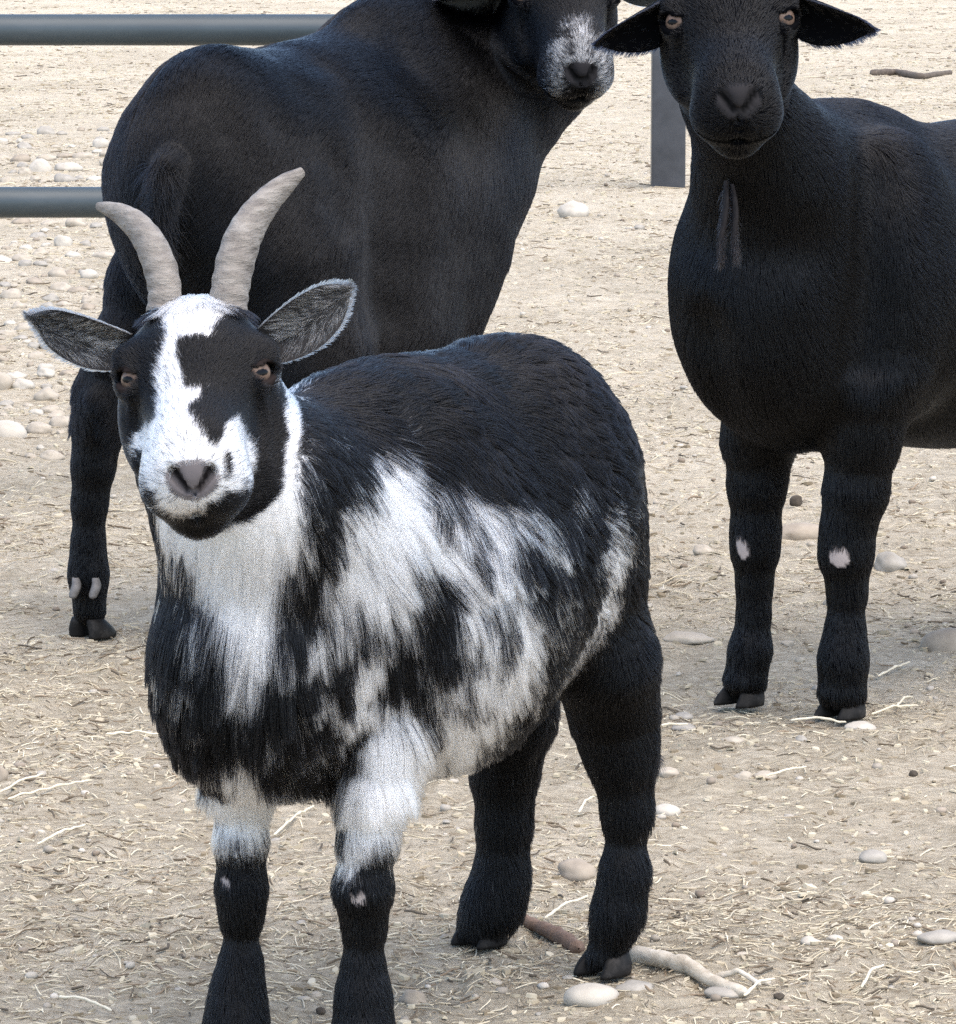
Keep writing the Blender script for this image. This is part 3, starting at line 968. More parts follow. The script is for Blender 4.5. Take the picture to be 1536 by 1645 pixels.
def goat_right():
    A, Lf = frame((0.68, 0.733))
    fR, fL = G(1190, 1132), G(1352, 1152)
    O = (fR + fL) / 2
    O[2] = 0
    root = empty('goat', O)
    tag(root, 'big hornless black goat with two wattles facing the camera at the right edge', 'goat', 'goats standing in the pen')
    B = lambda a, l, z: O + a * A + l * Lf + np.array([0, 0, z])
    Rb = np.stack([A, Lf, [0, 0, 1.0]])
    H = Head((1078, 40), (1267, 33), 4.86, math.radians(30), half=0.0535, nu=0.013)
    F = Field((0.1, 4.62, -0.01), (1.02, 6.0, 0.92), 0.0037)
    F.ell(B(0.0, 0.005, 0.47), Rb, (0.13, 0.113, 0.178), 0.05)
    F.ell(B(-0.075, 0.0, 0.465), Rb, (0.08, 0.085, 0.13), 0.05)
    F.ell(B(0.05, 0.085, 0.48), Rb, (0.10, 0.065, 0.16), 0.022)
    F.ell(B(0.01, -0.072, 0.46), Rb, (0.085, 0.055, 0.13), 0.025)
    F.ell(B(0.30, 0, 0.455), Rb, (0.32, 0.175, 0.185), 0.05)
    F.ell(B(0.56, 0, 0.56), Rb, (0.19, 0.15, 0.19), 0.06)
    F.ell(B(0.08, 0, 0.58), Rb, (0.14, 0.06, 0.09), 0.06)
    F.chain([(B(0.01, 0.01, 0.52), 0.1), (B(-0.07, 0.03, 0.6), 0.07), (H(0, -0.03, -0.08), 0.055)], 0.05)
    YR, YL = fR[1], fL[1]
    F.chain(leg_pts([(1235, 600, 85, YR), (1220, 700, 60), (1216, 780, 46), (1214, 850, 39), (1213, 888, 36), (1212, 940, 28), (1211, 985, 26), (1206, 1040, 33), (1198, 1088, 41)], YR, 5), 0.02)
    F.chain(leg_pts([(1392, 600, 85, YL), (1384, 700, 62), (1375, 790, 51), (1362, 850, 43), (1359, 893, 42), (1361, 950, 31), (1358, 1010, 31), (1355, 1055, 39), (1353, 1108, 45)], YL, 5), 0.02)
    for a, l in ((0.66, -0.1), (0.66, 0.1)):
        F.chain([(B(a - .04, l, 0.44), 0.11), (B(a - .02, l, 0.32), 0.07), (B(a + .05, l, 0.22), 0.034), (B(a + .03, l, 0.08), 0.024), (B(a, l, 0.03), 0.03)], 0.03)
    F.chain([(B(0.78, 0, 0.58), 0.03), (B(0.86, 0, 0.55), 0.015)], 0.03)
    F.cone(B(-0.015, 0.125, 0.62), B(-0.03, 0.128, 0.40), 0.012, 0.016, 0.045, True)
    F.cone(B(-0.17, 0.0, 0.44), B(-0.12, 0.0, 0.30), 0.012, 0.018, 0.04, True)
    F.cone(B(0.16, 0.17, 0.60), B(0.14, 0.19, 0.36), 0.012, 0.016, 0.05, True)
    add_head(F, H, 0.95)
    v, f = F.mesh()
    v = relief(v, f, 0.3, 0.006, 9, 81, H.E, 0.17)
    nv = vert_normals(v, f)
    hit = surface_hits(v, f)
    knee = []
    for poly in ([(1182, 862), (1190, 860), (1201, 872), (1204, 888), (1196, 900), (1186, 892)], [(1331, 888), (1338, 880), (1352, 877), (1363, 884), (1367, 896), (1362, 908), (1348, 913), (1335, 906)]):
        knee.append(np.array([hit(px, py, 5.0) for px, py in poly])[:, [0, 2]])
    def bald(p, q):
        r = np.zeros(len(p), bool)
        for k in knee:
            r |= inpoly(p[:, 0], p[:, 2], k) & (p[:, 1] < O[1] + 0.06)
        return r
    def extra(col, q):
        col[bald(v, q)] = (0.36, 0.31, 0.29)
    body = mesh_np('body', v, f, M_SKIN, root, True, O)
    set_cols(body, dark_skin(v, nv, H, np.zeros(len(v)), extra))
    for q_ in (-1, 1):
        build_eye(H, q_, root)
    yh = H.E[1]
    ears = []
    dk = lambda p, v_, u: BLACK * (1 + 1.5 * rng.random((len(p), 1)))
    for base, tip, wd, od in (((1078, 2, .03), (958, 70, .03), 0.05, np.array([0.1, -0.8, -0.8])), ((1272, -2, .03), (1404, 48, .03), 0.052, np.array([-0.1, -0.8, -0.8]))):
        e = build_ear(P(base[0], base[1], yh + base[2]), P(tip[0], tip[1], yh + tip[2]), wd, od, BLACK * 1.5, BLACK * 2, root, 0.7, -0.12, tipw=0.2)
        ears.append((e, (dk, BLACK * 2.5, BLACK * 5)))
    wat = []
    for x0, y0, x1, y1 in ((1166, 300, 1157, 420), (1176, 305, 1183, 412)):
        pa, pb = P(x0, y0 - 10, yh + .075), P(x1, y1, yh + .047)
        build_strand('wattle', pa, pb, 0.003, M_WATTLE, root); wat.append((pa, pb))
    for p in (fR, fL):
        build_hoof(p + A * 0.004, -A, root, 0.84)
    for l in (-0.1, 0.1):
        build_hoof(B(0.65, l, 0), -A, root, 0.85)
    if FUR:
        black_coat(root, O, v, f, nv, H, A, Lf, 500000, 0.005, 0.015, lambda p, q, hd: np.zeros(len(p)), bald, ears, strands=wat)
    return root

def build_strand(name, a, b, r, mat, parent):
    n, nv = 14, 10
    t = np.linspace(0, 1, n)
    c = a + (b - a) * t[:, None] + np.array([0.002, -0.003, 0]) * np.sin(t * 5)[:, None]
    rr = r * (0.75 + 0.35 * np.sin(t * 3.0)) * np.where(t > 0.85, np.sqrt(np.maximum(1 - ((t - 0.85) / 0.15) ** 2, 0.02)), 1)
    ph = np.arange(nv) / nv * 2 * math.pi
    v = c[:, None] + rr[:, None, None] * (np.cos(ph)[None, :, None] * np.array([1.0, 0, 0]) + np.sin(ph)[None, :, None] * np.array([0, 1.0, 0]))
    return mesh_np(name, v.reshape(-1, 3), grid_faces(n, nv, True), mat, parent, True, a)

def goat_left():
    A, Lf = frame((-0.6, -0.8))                          # A points to the tail; the goat faces away to the right
    hL = G(143, 1024)
    right = np.array([0.8, -0.6, 0])
    O = hL + right * 0.12
    O[2] = 0
    root = empty('goat', O)
    tag(root, 'big black goat with frosted white muzzle, rump towards the camera, looking back beside the rails', 'goat', 'goats standing in the pen')
    B = lambda f_, r_, z: O - f_ * A + r_ * right + np.array([0, 0, z])
    Rb = np.stack([-A, right, [0, 0, 1.0]])
    H = Head((838, -6), (978, -8), 5.80, math.radians(36), yaw=0.16, scale=1.1, nu=0.007)
    F = Field((-0.62, 5.2, -0.01), (0.36, 6.5, 0.98), 0.0056)
    F.ell(B(0.07, 0.035, 0.545), Rb, (0.145, 0.12, 0.17), 0.06)
    F.ell(B(0.28, 0.02, 0.51), Rb, (0.26, 0.175, 0.205), 0.06)
    F.ell(B(0.25, 0.06, 0.37), Rb, (0.2, 0.12, 0.1), 0.06)
    F.ell(B(0.46, 0.01, 0.56), Rb, (0.15, 0.13, 0.175), 0.06)
    F.ell(B(0.46, 0.02, 0.67), Rb, (0.16, 0.06, 0.1), 0.06)
    F.ell(B(0.54, 0.02, 0.55), Rb, (0.09, 0.09, 0.14), 0.05)
    F.chain([(B(0.52, 0.02, 0.6), 0.12), (B(0.60, 0.08, 0.68), 0.085), (H(0, -0.03, -0.08), 0.066)], 0.06)
    YL = hL[1]
    F.chain(leg_pts([(292, 330, 80, YL + .06), (245, 450, 62, YL + .03), (195, 560, 50, YL), (165, 630, 40), (157, 690, 36), (150, 750, 31), (144, 810, 25), (142, 870, 23), (142, 920, 28), (144, 975, 32)], YL, 5), 0.03)
    F.cone(P(160, 700, YL), P(158, 640, YL - .03), 0.016, 0.012, 0.02)
    hR = O + right * 0.13
    F.chain([(B(0.08, 0.08, 0.46), 0.115), (B(0.10, 0.10, 0.36), 0.09), (B(0.02, 0.13, 0.24), 0.038), (B(0.0, 0.13, 0.1), 0.024), (B(0.02, 0.13, 0.035), 0.03)], 0.04)
    for r_ in (-0.1, 0.1):
        F.chain([(B(0.46, r_ * 0.8 - .02, 0.44), 0.08), (B(0.44, r_ - .03, 0.28), 0.045), (B(0.44, r_ - .03, 0.2), 0.032), (B(0.44, r_ - .03, 0.1), 0.023), (B(0.45, r_ - .03, 0.035), 0.03)], 0.03)
    tailc = B(-0.075, 0.075, 0.52)
    F.chain([(B(-0.03, 0.07, 0.6), 0.018), (B(-0.068, 0.075, 0.58), 0.014), (B(-0.085, 0.078, 0.51), 0.008)], 0.02)
    F.ell(B(0.43, 0.095, 0.53), Rb, (0.09, 0.06, 0.15), 0.06)
    F.cone(B(0.21, 0.215, 0.58), B(0.19, 0.225, 0.42), 0.025, 0.02, 0.07, True)
    add_head(F, H)
    v, f = F.mesh()
    v = relief(v, f, 0.3, 0.006, 9, 85, H.E, 0.17)
    nv = vert_normals(v, f)
    def white(p, q, hd):
        j = 0.004 * rng.normal(size=(len(p), 2))
        x, m = q[:, 0] + j[:, 0], q[:, 1] + j[:, 1]
        w = np.zeros(len(p))
        w[hd & (np.abs(x) < 0.014 + 0.008 * vnoise(p, 60, 4)) & (m > 0.072) & (q[:, 2] > -0.02)] = 0.7
        w[hd & (m > 0.096) & (np.abs(x) > 0.016) & (np.abs(x) < 0.034) & (q[:, 2] > -0.045)] = 0.72
        w[hd & (q[:, 2] < -0.052)] = 0.02
        return w
    body = mesh_np('body', v, f, M_SKIN, root, True, O)
    qv = H.loc(v)
    st = rng.bit_generator.state
    set_cols(body, dark_skin(v, nv, H, white(v, qv, np.linalg.norm(qv, axis=1) < 0.17) * 0.6))
    for q_ in (-1, 1):
        build_eye(H, q_, root)
    yh = H.E[1]
    ears = []
    lt = lambda p, v_, u: np.where((rng.random(len(p)) < 0.3)[:, None], WHITE * 0.3, BLACK * 3)
    for base, tip, od in (((822, -22, .03), (700, 2, .03), np.array([0.1, -0.6, -0.8])), ((1000, -30, .03), (1130, -30, .05), np.array([-0.1, -0.6, -0.8]))):
        e = build_ear(P(base[0], base[1], yh + base[2]), P(tip[0], tip[1], yh + tip[2]), 0.05, od, (0.05, 0.05, 0.045), BLACK * 3, root, 0.6, -0.1)
        ears.append((e, (lt, WHITE * 0.25, BLACK * 4)))
    build_hoof(hL - A * 0.0 + np.array([0, 0, 0]), -A, root, 0.85)
    build_hoof(B(0.02, 0.13, 0), -A, root, 0.85)
    for r_ in (-0.1, 0.1):
        build_hoof(B(0.47, r_ - .03, 0), -A, root, 0.85)
    for px in (120, 152):                                 # the pale dewclaws above the heel
        a = P(px, 946, YL - 0.035)
        build_strand('dewclaw', a + np.array([0, 0.012, 0.012]), a + np.array([0, -0.006, -0.012]), 0.0056, M_DEWCLAW, root)
    if FUR:
        def mane(p, n):
            uu = p - O
            a = -(uu @ A)
            return np.clip((a - 0.45) / 0.12, 0, 1) * np.clip((p[:, 2] - 0.66) / 0.05, 0, 1) * np.clip(n[:, 2] * 1.5, 0, 1)
        tl = lambda p: (np.linalg.norm((p - tailc) * [1, 1, 0.7], axis=1) < 0.065) & (-((p - O) @ A) < -0.085)
        black_coat(root, O, v, f, nv, H, A, Lf, 520000, 0.007, 0.021, white, lambda p, q: np.zeros(len(p), bool), ears, mane=mane, tail=tl)
    return root

# ------------------------------------------------------------------ ground
def ground_z(x, y):
    p = np.stack([x, y, np.zeros_like(x)], 1)
    near = np.clip(1.3 - np.hypot(x, y - 4) / 16, 0, 1)
    z = 0.006 * vnoise(p, 5, 41) + 0.0035 * vnoise(p, 16, 42) + near * (0.0028 * vnoise(p, 42, 43) + 0.002 * vnoise(p, 95, 44))
    z = z + near * 0.004 * np.maximum(vnoise(p, 28, 45) - 0.25, 0) * 2
    return z - 0.004

def build_ground():
    rows = [-12.0, -4, 0, 1.5, 2.3]
    y = 2.8
    while y < 45:
        rows.append(y)
        y *= 1.0031
    rows += [48, 54, 64, 80, 110, 160, 260, 420, 700]
    rows = np.array(rows)
    u = np.linspace(-1, 1, 300)
    side = np.array([1.15, 1.5, 2.2, 4, 8, 20, 60])
    u = np.r_[-side[::-1], u, side]
    half = 0.35 + 0.125 * np.clip(rows, 2.8, 45)
    X = u[None, :] * half[:, None]
    X[:, 0], X[:, -1] = -700, 700
    Y = np.repeat(rows[:, None], len(u), 1)
    z = ground_z(X.ravel(), Y.ravel())
    v = np.stack([X.ravel(), Y.ravel(), z], 1)
    m, nt, b = mat_new('trampled_dirt', rough=0.95)
    b.inputs['Specular IOR Level'].default_value = 0.15
    tc = node(nt, 'ShaderNodeTexCoord')
    def nz(sc, det, ro, dist=0.0, st=None):
        n = node(nt, 'ShaderNodeTexNoise', Scale=sc, Detail=det, Roughness=ro, Distortion=dist)
        if st:
            mp = node(nt, 'ShaderNodeMapping')
            mp.inputs['Scale'].default_value = st
            nt.links.new(tc.outputs['Object'], mp.inputs[0])
            nt.links.new(mp.outputs[0], n.inputs['Vector'])
        else:
            nt.links.new(tc.outputs['Object'], n.inputs['Vector'])
        return n.outputs[0]
    big, mid, fine, fib = nz(1.1, 5, 0.6), nz(14, 8, 0.7, 0.6), nz(85, 6, 0.75), nz(60, 8, 0.8, 1.5, (0.6, 1.6, 1))
    c1 = ramp(nt, mid, [(0.28, (0.19, 0.155, 0.115)), (0.40, (0.37, 0.325, 0.25)), (0.54, (0.50, 0.45, 0.365)), (0.72, (0.62, 0.575, 0.49))])
    c2 = ramp(nt, fine, [(0.28, (0.2, 0.165, 0.125)), (0.46, (0.45, 0.4, 0.315)), (0.68, (0.64, 0.595, 0.505))])
    c3 = ramp(nt, fib, [(0.36, (0.38, 0.3, 0.23)), (0.47, (1, 1, 1)), (0.63, (1.0, 1.0, 1.0)), (0.72, (1.25, 1.22, 1.15))])
    def mix(a, bb, f, mode='MIX'):
        x = node(nt, 'ShaderNodeMix', data_type='RGBA', blend_type=mode)
        x.inputs[0].default_value = f
        nt.links.new(a, x.inputs[6]); nt.links.new(bb, x.inputs[7])
        return x.outputs[2]
    c = mix(c1, c2, 0.5)
    c = mix(c, c3, 0.8, 'MULTIPLY')
    c = mix(c, ramp(nt, big, [(0.3, (0.87, 0.84, 0.77)), (0.55, (1.09, 1.055, 0.985)), (0.75, (1.17, 1.14, 1.07))]), 1.0, 'MULTIPLY')
    nt.links.new(c, b.inputs['Base Color'])
    b1 = node(nt, 'ShaderNodeBump', Strength=0.8, Distance=0.012)
    b2 = node(nt, 'ShaderNodeBump', Strength=1.0, Distance=0.006)
    nt.links.new(mid, b1.inputs['Height'])
    nt.links.new(fib, b2.inputs['Height'])
    nt.links.new(b1.outputs[0], b2.inputs['Normal'])
    nt.links.new(b2.outputs[0], b.inputs['Normal'])
    o = mesh_np('ground', v, grid_faces(len(rows), len(u)), m)
    tag(o, 'pale trampled dirt strewn with straw and pebbles', None, None, 'structure')
    return o
build_ground()

def gz(x, y):
    return ground_z(np.array([x], float), np.array([y], float))[0]

# ------------------------------------------------------------------ rails and post
M_STEEL = noise_mat('galvanised_paint', [(0.3, (0.026, 0.037, 0.043)), (0.55, (0.045, 0.06, 0.066)), (0.8, (0.085, 0.1, 0.105))], 9, 0.42, 0.15, 0.002, stretch=(0.3, 1, 1))
M_POST = noise_mat('post_paint', [(0.3, (0.032, 0.036, 0.043)), (0.7, (0.062, 0.067, 0.078))], 12, 0.38, 0.1, 0.001)

def tube_between(name, a, b, r, mat, parent, nv=24, sag=0.0):
    a, b = np.asarray(a, float), np.asarray(b, float)
    t = nrm(b - a)
    s1 = nrm(np.cross(t, [0.3, 0.2, 0.9])); s2 = np.cross(t, s1)
    ph = np.arange(nv) / nv * 2 * math.pi
    n = 12
    k = np.linspace(0, 1, n)
    c = a + (b - a) * k[:, None] + np.array([0, 0, -sag]) * (4 * k * (1 - k))[:, None]
    ring = np.cos(ph)[:, None] * s1 + np.sin(ph)[:, None] * s2
    v = [c[0] + ring * r * 0.02] + [ci + ring * r for ci in c] + [c[-1] + ring * r * 0.02]
    return mesh_np(name, np.concatenate(v), grid_faces(n + 2, nv, True), mat, parent, True, a)

def box_mesh(name, lo, hi, bev, mat, parent):
    import bmesh
    bm = bmesh.new()
    bmesh.ops.create_cube(bm, size=1)
    lo, hi = np.array(lo), np.array(hi)
    for q in bm.verts:
        q.co = Vector((lo + hi) / 2 + np.array(q.co) * (hi - lo))
    bmesh.ops.bevel(bm, geom=list(bm.edges), offset=bev, segments=3, affect='EDGES', profile=0.5)
    base = np.array([(lo[0] + hi[0]) / 2, (lo[1] + hi[1]) / 2, lo[2]])
    for q in bm.verts:
        q.co = q.co - Vector(base)
    me = bpy.data.meshes.new(name)
    bm.to_mesh(me); bm.free()
    me.materials.append(mat)
    for f in me.polygons:
        f.use_smooth = True
    o = bpy.data.objects.new(name, me)
    link(o, parent)
    o.location = base - (np.array(parent.location) if parent is not None else 0)
    return o

def build_gate():
    YG = 6.75
    xl, xr = -1.9, P(745, 300, YG)[0]
    r = empty('pipe_gate', (xl, YG, 0))
    tag(r, 'grey steel pipe gate with two visible horizontal rails behind the left black goat', 'gate')
    z1, z2 = P(100, 48, YG)[2], P(60, 325, YG)[2]
    for z in (z2, z1, z1 + (z1 - z2)):
        tube_between('rail', (xl, YG, z), (xr, YG, z), 0.0225, M_STEEL, r)
    tube_between('stile', (xr, YG, z2 - 0.02), (xr, YG, z1 + (z1 - z2) + 0.02), 0.0225, M_STEEL, r)
    tube_between('stile', (xl, YG, z2 - 0.02), (xl, YG, z1 + (z1 - z2) + 0.02), 0.0225, M_STEEL, r)
    tube_between('hinge_post', (xl - 0.09, YG, -0.05), (xl - 0.09, YG, 1.35), 0.04, M_STEEL, r)
    for z in (z2 + 0.08, z1 + 0.1):
        tube_between('hinge', (xl - 0.1, YG, z), (xl + 0.02, YG, z), 0.012, M_STEEL, r)
build_gate()

def build_post():
    g = G(1074, 304)
    k = mpp(g[1])
    root = empty('fence_post', (g[0], g[1], 0))
    tag(root, 'square dark grey steel post standing behind the right black goat', 'post')
    w = 27 * k
    box_mesh('post_tube', (g[0] - w, g[1], gz(g[0], g[1]) - 0.02), (g[0] + w, g[1] + 2 * w, 1.25), 0.007, M_POST, root)
    box_mesh('post_cap', (g[0] - w - 0.003, g[1] - 0.003, 1.2505), (g[0] + w + 0.003, g[1] + 2 * w + 0.003, 1.262), 0.003, M_POST, root)
build_post()

# ------------------------------------------------------------------ goats
g1 = goat_horned()
g2 = goat_left()
g3 = goat_right()

# ------------------------------------------------------------------ stones
M_STONES = {
    'white': noise_mat('white_stone', [(0.3, (0.35, 0.315, 0.26)), (0.7, (0.52, 0.475, 0.40))], 30, 0.85, 0.4, 0.003),
    'pale': noise_mat('pale_stone', [(0.3, (0.29, 0.25, 0.195)), (0.7, (0.46, 0.405, 0.325))], 34, 0.88, 0.5, 0.003),
    'grey': noise_mat('grey_stone', [(0.3, (0.23, 0.21, 0.178)), (0.7, (0.38, 0.35, 0.30))], 34, 0.85, 0.5, 0.003),
    'tan': noise_mat('tan_stone', [(0.3, (0.23, 0.19, 0.145)), (0.7, (0.37, 0.315, 0.245))], 30, 0.9, 0.5, 0.003),
    'dark': noise_mat('dark_dung', [(0.3, (0.035, 0.028, 0.02)), (0.7, (0.10, 0.08, 0.06))], 60, 0.95, 0.8, 0.004),
}

def stone_mesh(seed, ax, rough=0.12, nu=14, nv=20):
    th = np.linspace(0.0, math.pi, nu); ph = np.arange(nv) / nv * 2 * math.pi
    T, Q = np.meshgrid(th, ph, indexing='ij')
    d = np.stack([np.sin(T) * np.cos(Q), np.sin(T) * np.sin(Q), np.cos(T)], -1).reshape(-1, 3)
    k = 1 + rough * vnoise(d + seed * 3.7, 1.3, seed) + rough * 0.45 * vnoise(d + seed, 3.1, seed + 5)
    k[:nv] = k[0]; k[-nv:] = k[-1]
    return d * k[:, None] * np.array(ax)

def stone(px, py, w, h, kind, label, group=None, name='stone', cat='stone', sunk=0.3, rough=0.12, depth=0.8, seed=None, yaw=None):
    """px, py: where its base touches the ground in the photo; w, h: how large it shows there."""
    g = G(px, py - 1)
    k = math.hypot(g[1], CAMH) / FPX
    dep = CAMH / g[1]
    a = w / 2 * k
    b_ = a * depth
    hh = h * k
    c = max(hh - b_ * dep * 0.9, 0.28 * a) / (2 - 2 * sunk * 0.6)
    b0 = g[1] + b_ * 0.9
    sd_ = seed if seed is not None else random.randint(1, 9999)
    v = stone_mesh(sd_, (a, b_, c), rough)
    an = yaw if yaw is not None else random.uniform(-0.5, 0.5)
    R2 = np.array([[math.cos(an), -math.sin(an), 0], [math.sin(an), math.cos(an), 0], [0, 0, 1]])
    z = gz(g[0], b0)
    v = v @ R2.T + np.array([g[0], b0, z + c * (1 - 2 * sunk)])
    o = mesh_np(name, v, grid_faces(14, 20, True), M_STONES[kind], None, True, (g[0], b0, z))
    return tag(o, label, cat, group)

named = [
    (6, 703, 74, 44, 'white', 'large smooth whitish stone at the left edge beside the black hind leg'),
    (38, 628, 40, 20, 'white', 'flat pale stone just above the large whitish stone at the left edge'),
    (2, 628, 34, 34, 'pale', 'upright pale stone cut by the left edge above the large whitish stone'),
    (62, 694, 46, 22, 'pale', 'low flat stone right of the large whitish stone at the left edge'),
    (98, 686, 44, 26, 'pale', 'rounded pale stone close to the black hind leg by the ear'),
    (142, 444, 32, 18, 'white', 'small white stone beside the black hind leg below the lower rail'),
    (106, 274, 50, 18, 'white', 'flat bright stone just above the lower rail'),
    (62, 276, 40, 26, 'white', 'lumpy pale stone above the lower rail, left of a flat bright one'),
    (-2, 1258, 30, 30, 'tan', 'tan stone cut by the left edge level with the white leg cuffs'),
    (921, 346, 50, 27, 'white', 'rounded white stone on bare ground between the two black goats'),
    (1130, 889, 32, 18, 'pale', 'small pale stone left of the right goat knees'),
    (1432, 910, 52, 30, 'grey', 'grey half buried stone right of the right goat knees'),
    (1105, 1034, 84, 22, 'pale', 'long low pale stone left of the right goat front hooves'),
    (1384, 1170, 48, 17, 'white', 'small white stone touching the front hoof of the right goat'),
    (1100, 1147, 32, 14, 'grey', 'little grey stone between the right goat hoof and the horned goat'),
    (1098, 1168, 40, 14, 'grey', 'flat grey stone just below the little grey one'),
    (1178, 1198, 36, 13, 'pale', 'thin pale stone below the right goat front hooves'),
    (1196, 1248, 34, 18, 'pale', 'left one of two pale lumps touching on the dirt below the right goat'),
    (1230, 1247, 38, 18, 'pale', 'right one of two pale lumps touching on the dirt below the right goat'),
    (1072, 1304, 46, 24, 'white', 'smooth white stone right of the horned goat near hind leg'),
    (1074, 1241, 34, 18, 'pale', 'pale stone beside the horned goat hock'),
    (926, 1408, 64, 34, 'tan', 'dusty half buried stone between the horned goat hind legs'),
    (950, 1611, 92, 42, 'white', 'large smooth oval grey white stone in front of the horned goat near hind hoof'),
    (664, 1598, 44, 32, 'tan', 'tan lump of earth right of the horned goat front leg'),
    (1304, 1522, 36, 18, 'white', 'small white flake on the dirt at lower right'),
    (1342, 1516, 26, 12, 'white', 'tiny white flake beside the larger white flake at lower right'),
    (1402, 1384, 48, 22, 'grey', 'grey pebble on the dirt near the right edge, below the black goat'),
    (1512, 1520, 70, 24, 'grey', 'flat grey stone at the right edge near the bottom'),
    (1530, 1046, 100, 52, 'tan', 'smooth brown mound of earth at the right edge'),
    (1282, 860, 90, 40, 'tan', 'low brown slab of earth between the right goat front legs'),
    (1022, 1596, 60, 20, 'grey', 'low grey stone right of the oval stone by the hoof'),
    (1170, 1604, 64, 20, 'grey', 'flat dusty stone below the dry stick'),
]
for i, (px, py, w, h, kd, lb) in enumerate(named):
    big = 'mound' in lb or 'slab' in lb
    stone(px, py, w, h, kd, lb, seed=100 + i, sunk=0.45 if big else 0.38, rough=0.08 if 'smooth' in lb else 0.24)
for i, (px, py, w, h, lb) in enumerate([
    (1280, 818, 22, 22, 'round dark dropping on a slab between the right goat front legs'),
    (515, 1621, 16, 14, 'dark dropping between the horned goat front legs at the bottom'),
    (1252, 1610, 18, 12, 'dark clod beside the split end of the dry stick'),
    (1468, 1240, 14, 12, 'small dark dropping right of the black goat hooves, near the edge'),
    (1332, 1146, 0, 0, '')]):
    if w:
        stone(px, py, w, h, 'dark', lb, name='dropping', cat='dropping', seed=300 + i, rough=0.2, sunk=0.15)
# pebbles of the stony ground at the left, and loose ones elsewhere
WORD = {'pale': 'cream', 'white': 'whitish', 'grey': 'grey', 'tan': 'tan'}
used = []
def free(px, py, w):
    for a, b, c in used:
        if abs(px - a) < (w + c) * 0.37 and abs(py - b) < (w + c) * 0.17:
            return False
    used.append((px, py, w))
    return True
for px, py, w, h, kd, lb in named:
    used.append((px, py, w))
n = 0
while n < 420:
    px, py = random.uniform(-10, 170), random.uniform(210, 740)
    w = random.uniform(10, 40) * (0.75 + 0.4 * (py / 740))
    if free(px, py, w):
        kd = random.choice(['pale', 'pale', 'white', 'grey', 'tan'])
        zone = 'in the stony ground above the lower rail' if py < 305 else 'in the stony ground just below the lower rail' if py < 450 else 'beside the black hind leg, level with the horn base' if py < 600 else 'in the dirt left of the lower black hind leg'
        stone(px, py, w, w * random.uniform(0.36, 0.6), kd, '%s %s pebble %s' % ('small' if w < 24 else 'larger', WORD[kd], zone), 'pebbles of the stony ground at the left', name='pebble', cat='pebble', rough=0.3, sunk=0.42)
    n += 1
n = 0
while n < 70:
    px, py = random.uniform(0, 1536), random.uniform(60, 1640)
    w = random.uniform(10, 24)
    if free(px, py, w):
        kd = random.choice(['pale', 'pale', 'grey', 'tan'])
        zone = ('at the upper ' if py < 550 else 'at mid height, ' if py < 1100 else 'at the lower ') + ('left' if px < 512 else 'centre' if px < 1024 else 'right')
        stone(px, py, w, w * random.uniform(0.35, 0.6), kd, 'small loose %s pebble on the straw strewn dirt %s' % (WORD[kd], zone), 'loose pebbles on the dirt', name='pebble', cat='pebble', rough=0.3, sunk=0.4)
    n += 1

# ------------------------------------------------------------------ sticks
def stick(name, pts, r0, r1, mat, label, cat):
    pts = np.array(pts)
    t = np.linspace(0, 1, len(pts)); k = np.linspace(0, 1, 40)
    c = np.stack([np.interp(k, t, pts[:, i]) for i in range(3)], 1)
    for _ in range(3):
        c[1:-1] = 0.25 * c[:-2] + 0.5 * c[1:-1] + 0.25 * c[2:]
    tn = nrm(np.gradient(c, axis=0))
    s1 = nrm(np.cross(tn, [0, 0, 1.0])); s2 = np.cross(tn, s1)
    nv = 12
    ph = np.arange(nv) / nv * 2 * math.pi
    rr = (r0 + (r1 - r0) * k) * (1 + 0.12 * vnoise(np.stack([k * 17, k * 0, k * 0], 1), 1, len(pts) + 3))
    rr[0] *= 0.1; rr[-1] *= 0.1
    v = c[:, None] + rr[:, None, None] * (np.cos(ph)[None, :, None] * s1[:, None] + np.sin(ph)[None, :, None] * s2[:, None])
    v = v + 0.0012 * vnoise(v.reshape(-1, 3), 120, 9).reshape(v.shape[:2])[..., None] * s2[:, None]
    return tag(mesh_np(name, v.reshape(-1, 3), grid_faces(40, nv, True), mat, None, True, pts[0]), label, cat)

def gp(px, py, up=0.0):
    g = G(px, py)
    g[2] = gz(g[0], g[1]) + up
    return g
M_STICK = noise_mat('dry_bark', [(0.3, (0.28, 0.23, 0.17)), (0.5, (0.46, 0.41, 0.33)), (0.75, (0.62, 0.58, 0.5))], 40, 0.9, 0.7, 0.003, stretch=(1, 1, 2))
M_TWIG = noise_mat('dark_twig', [(0.3, (0.05, 0.04, 0.03)), (0.7, (0.14, 0.11, 0.085))], 60, 0.9, 0.6, 0.003)
M_ROOT = noise_mat('red_brown_bark', [(0.3, (0.09, 0.055, 0.038)), (0.7, (0.24, 0.16, 0.115))], 50, 0.9, 0.8, 0.004)
M_STRAW1 = noise_mat('single_straw', [(0.3, (0.52, 0.45, 0.32)), (0.7, (0.72, 0.66, 0.52))], 80, 0.7, 0.2, 0.001)
stick('dry_stick', [gp(1016, 1540, .006), gp(1062, 1556, .007), (gp(1104, 1570, .007)), gp(1142, 1586, .007), gp(1200, 1604, .005)], 0.0082, 0.0055, M_STICK, 'pale dry stick lying right of the horned goat near hind hoof', 'stick')
stick('dry_stick', [gp(1150, 1580, .006), gp(1185, 1584, .008), gp(1222, 1592, .004)], 0.003, 0.002, M_STICK, 'thin splinter lying on the far end of the pale dry stick', 'stick')
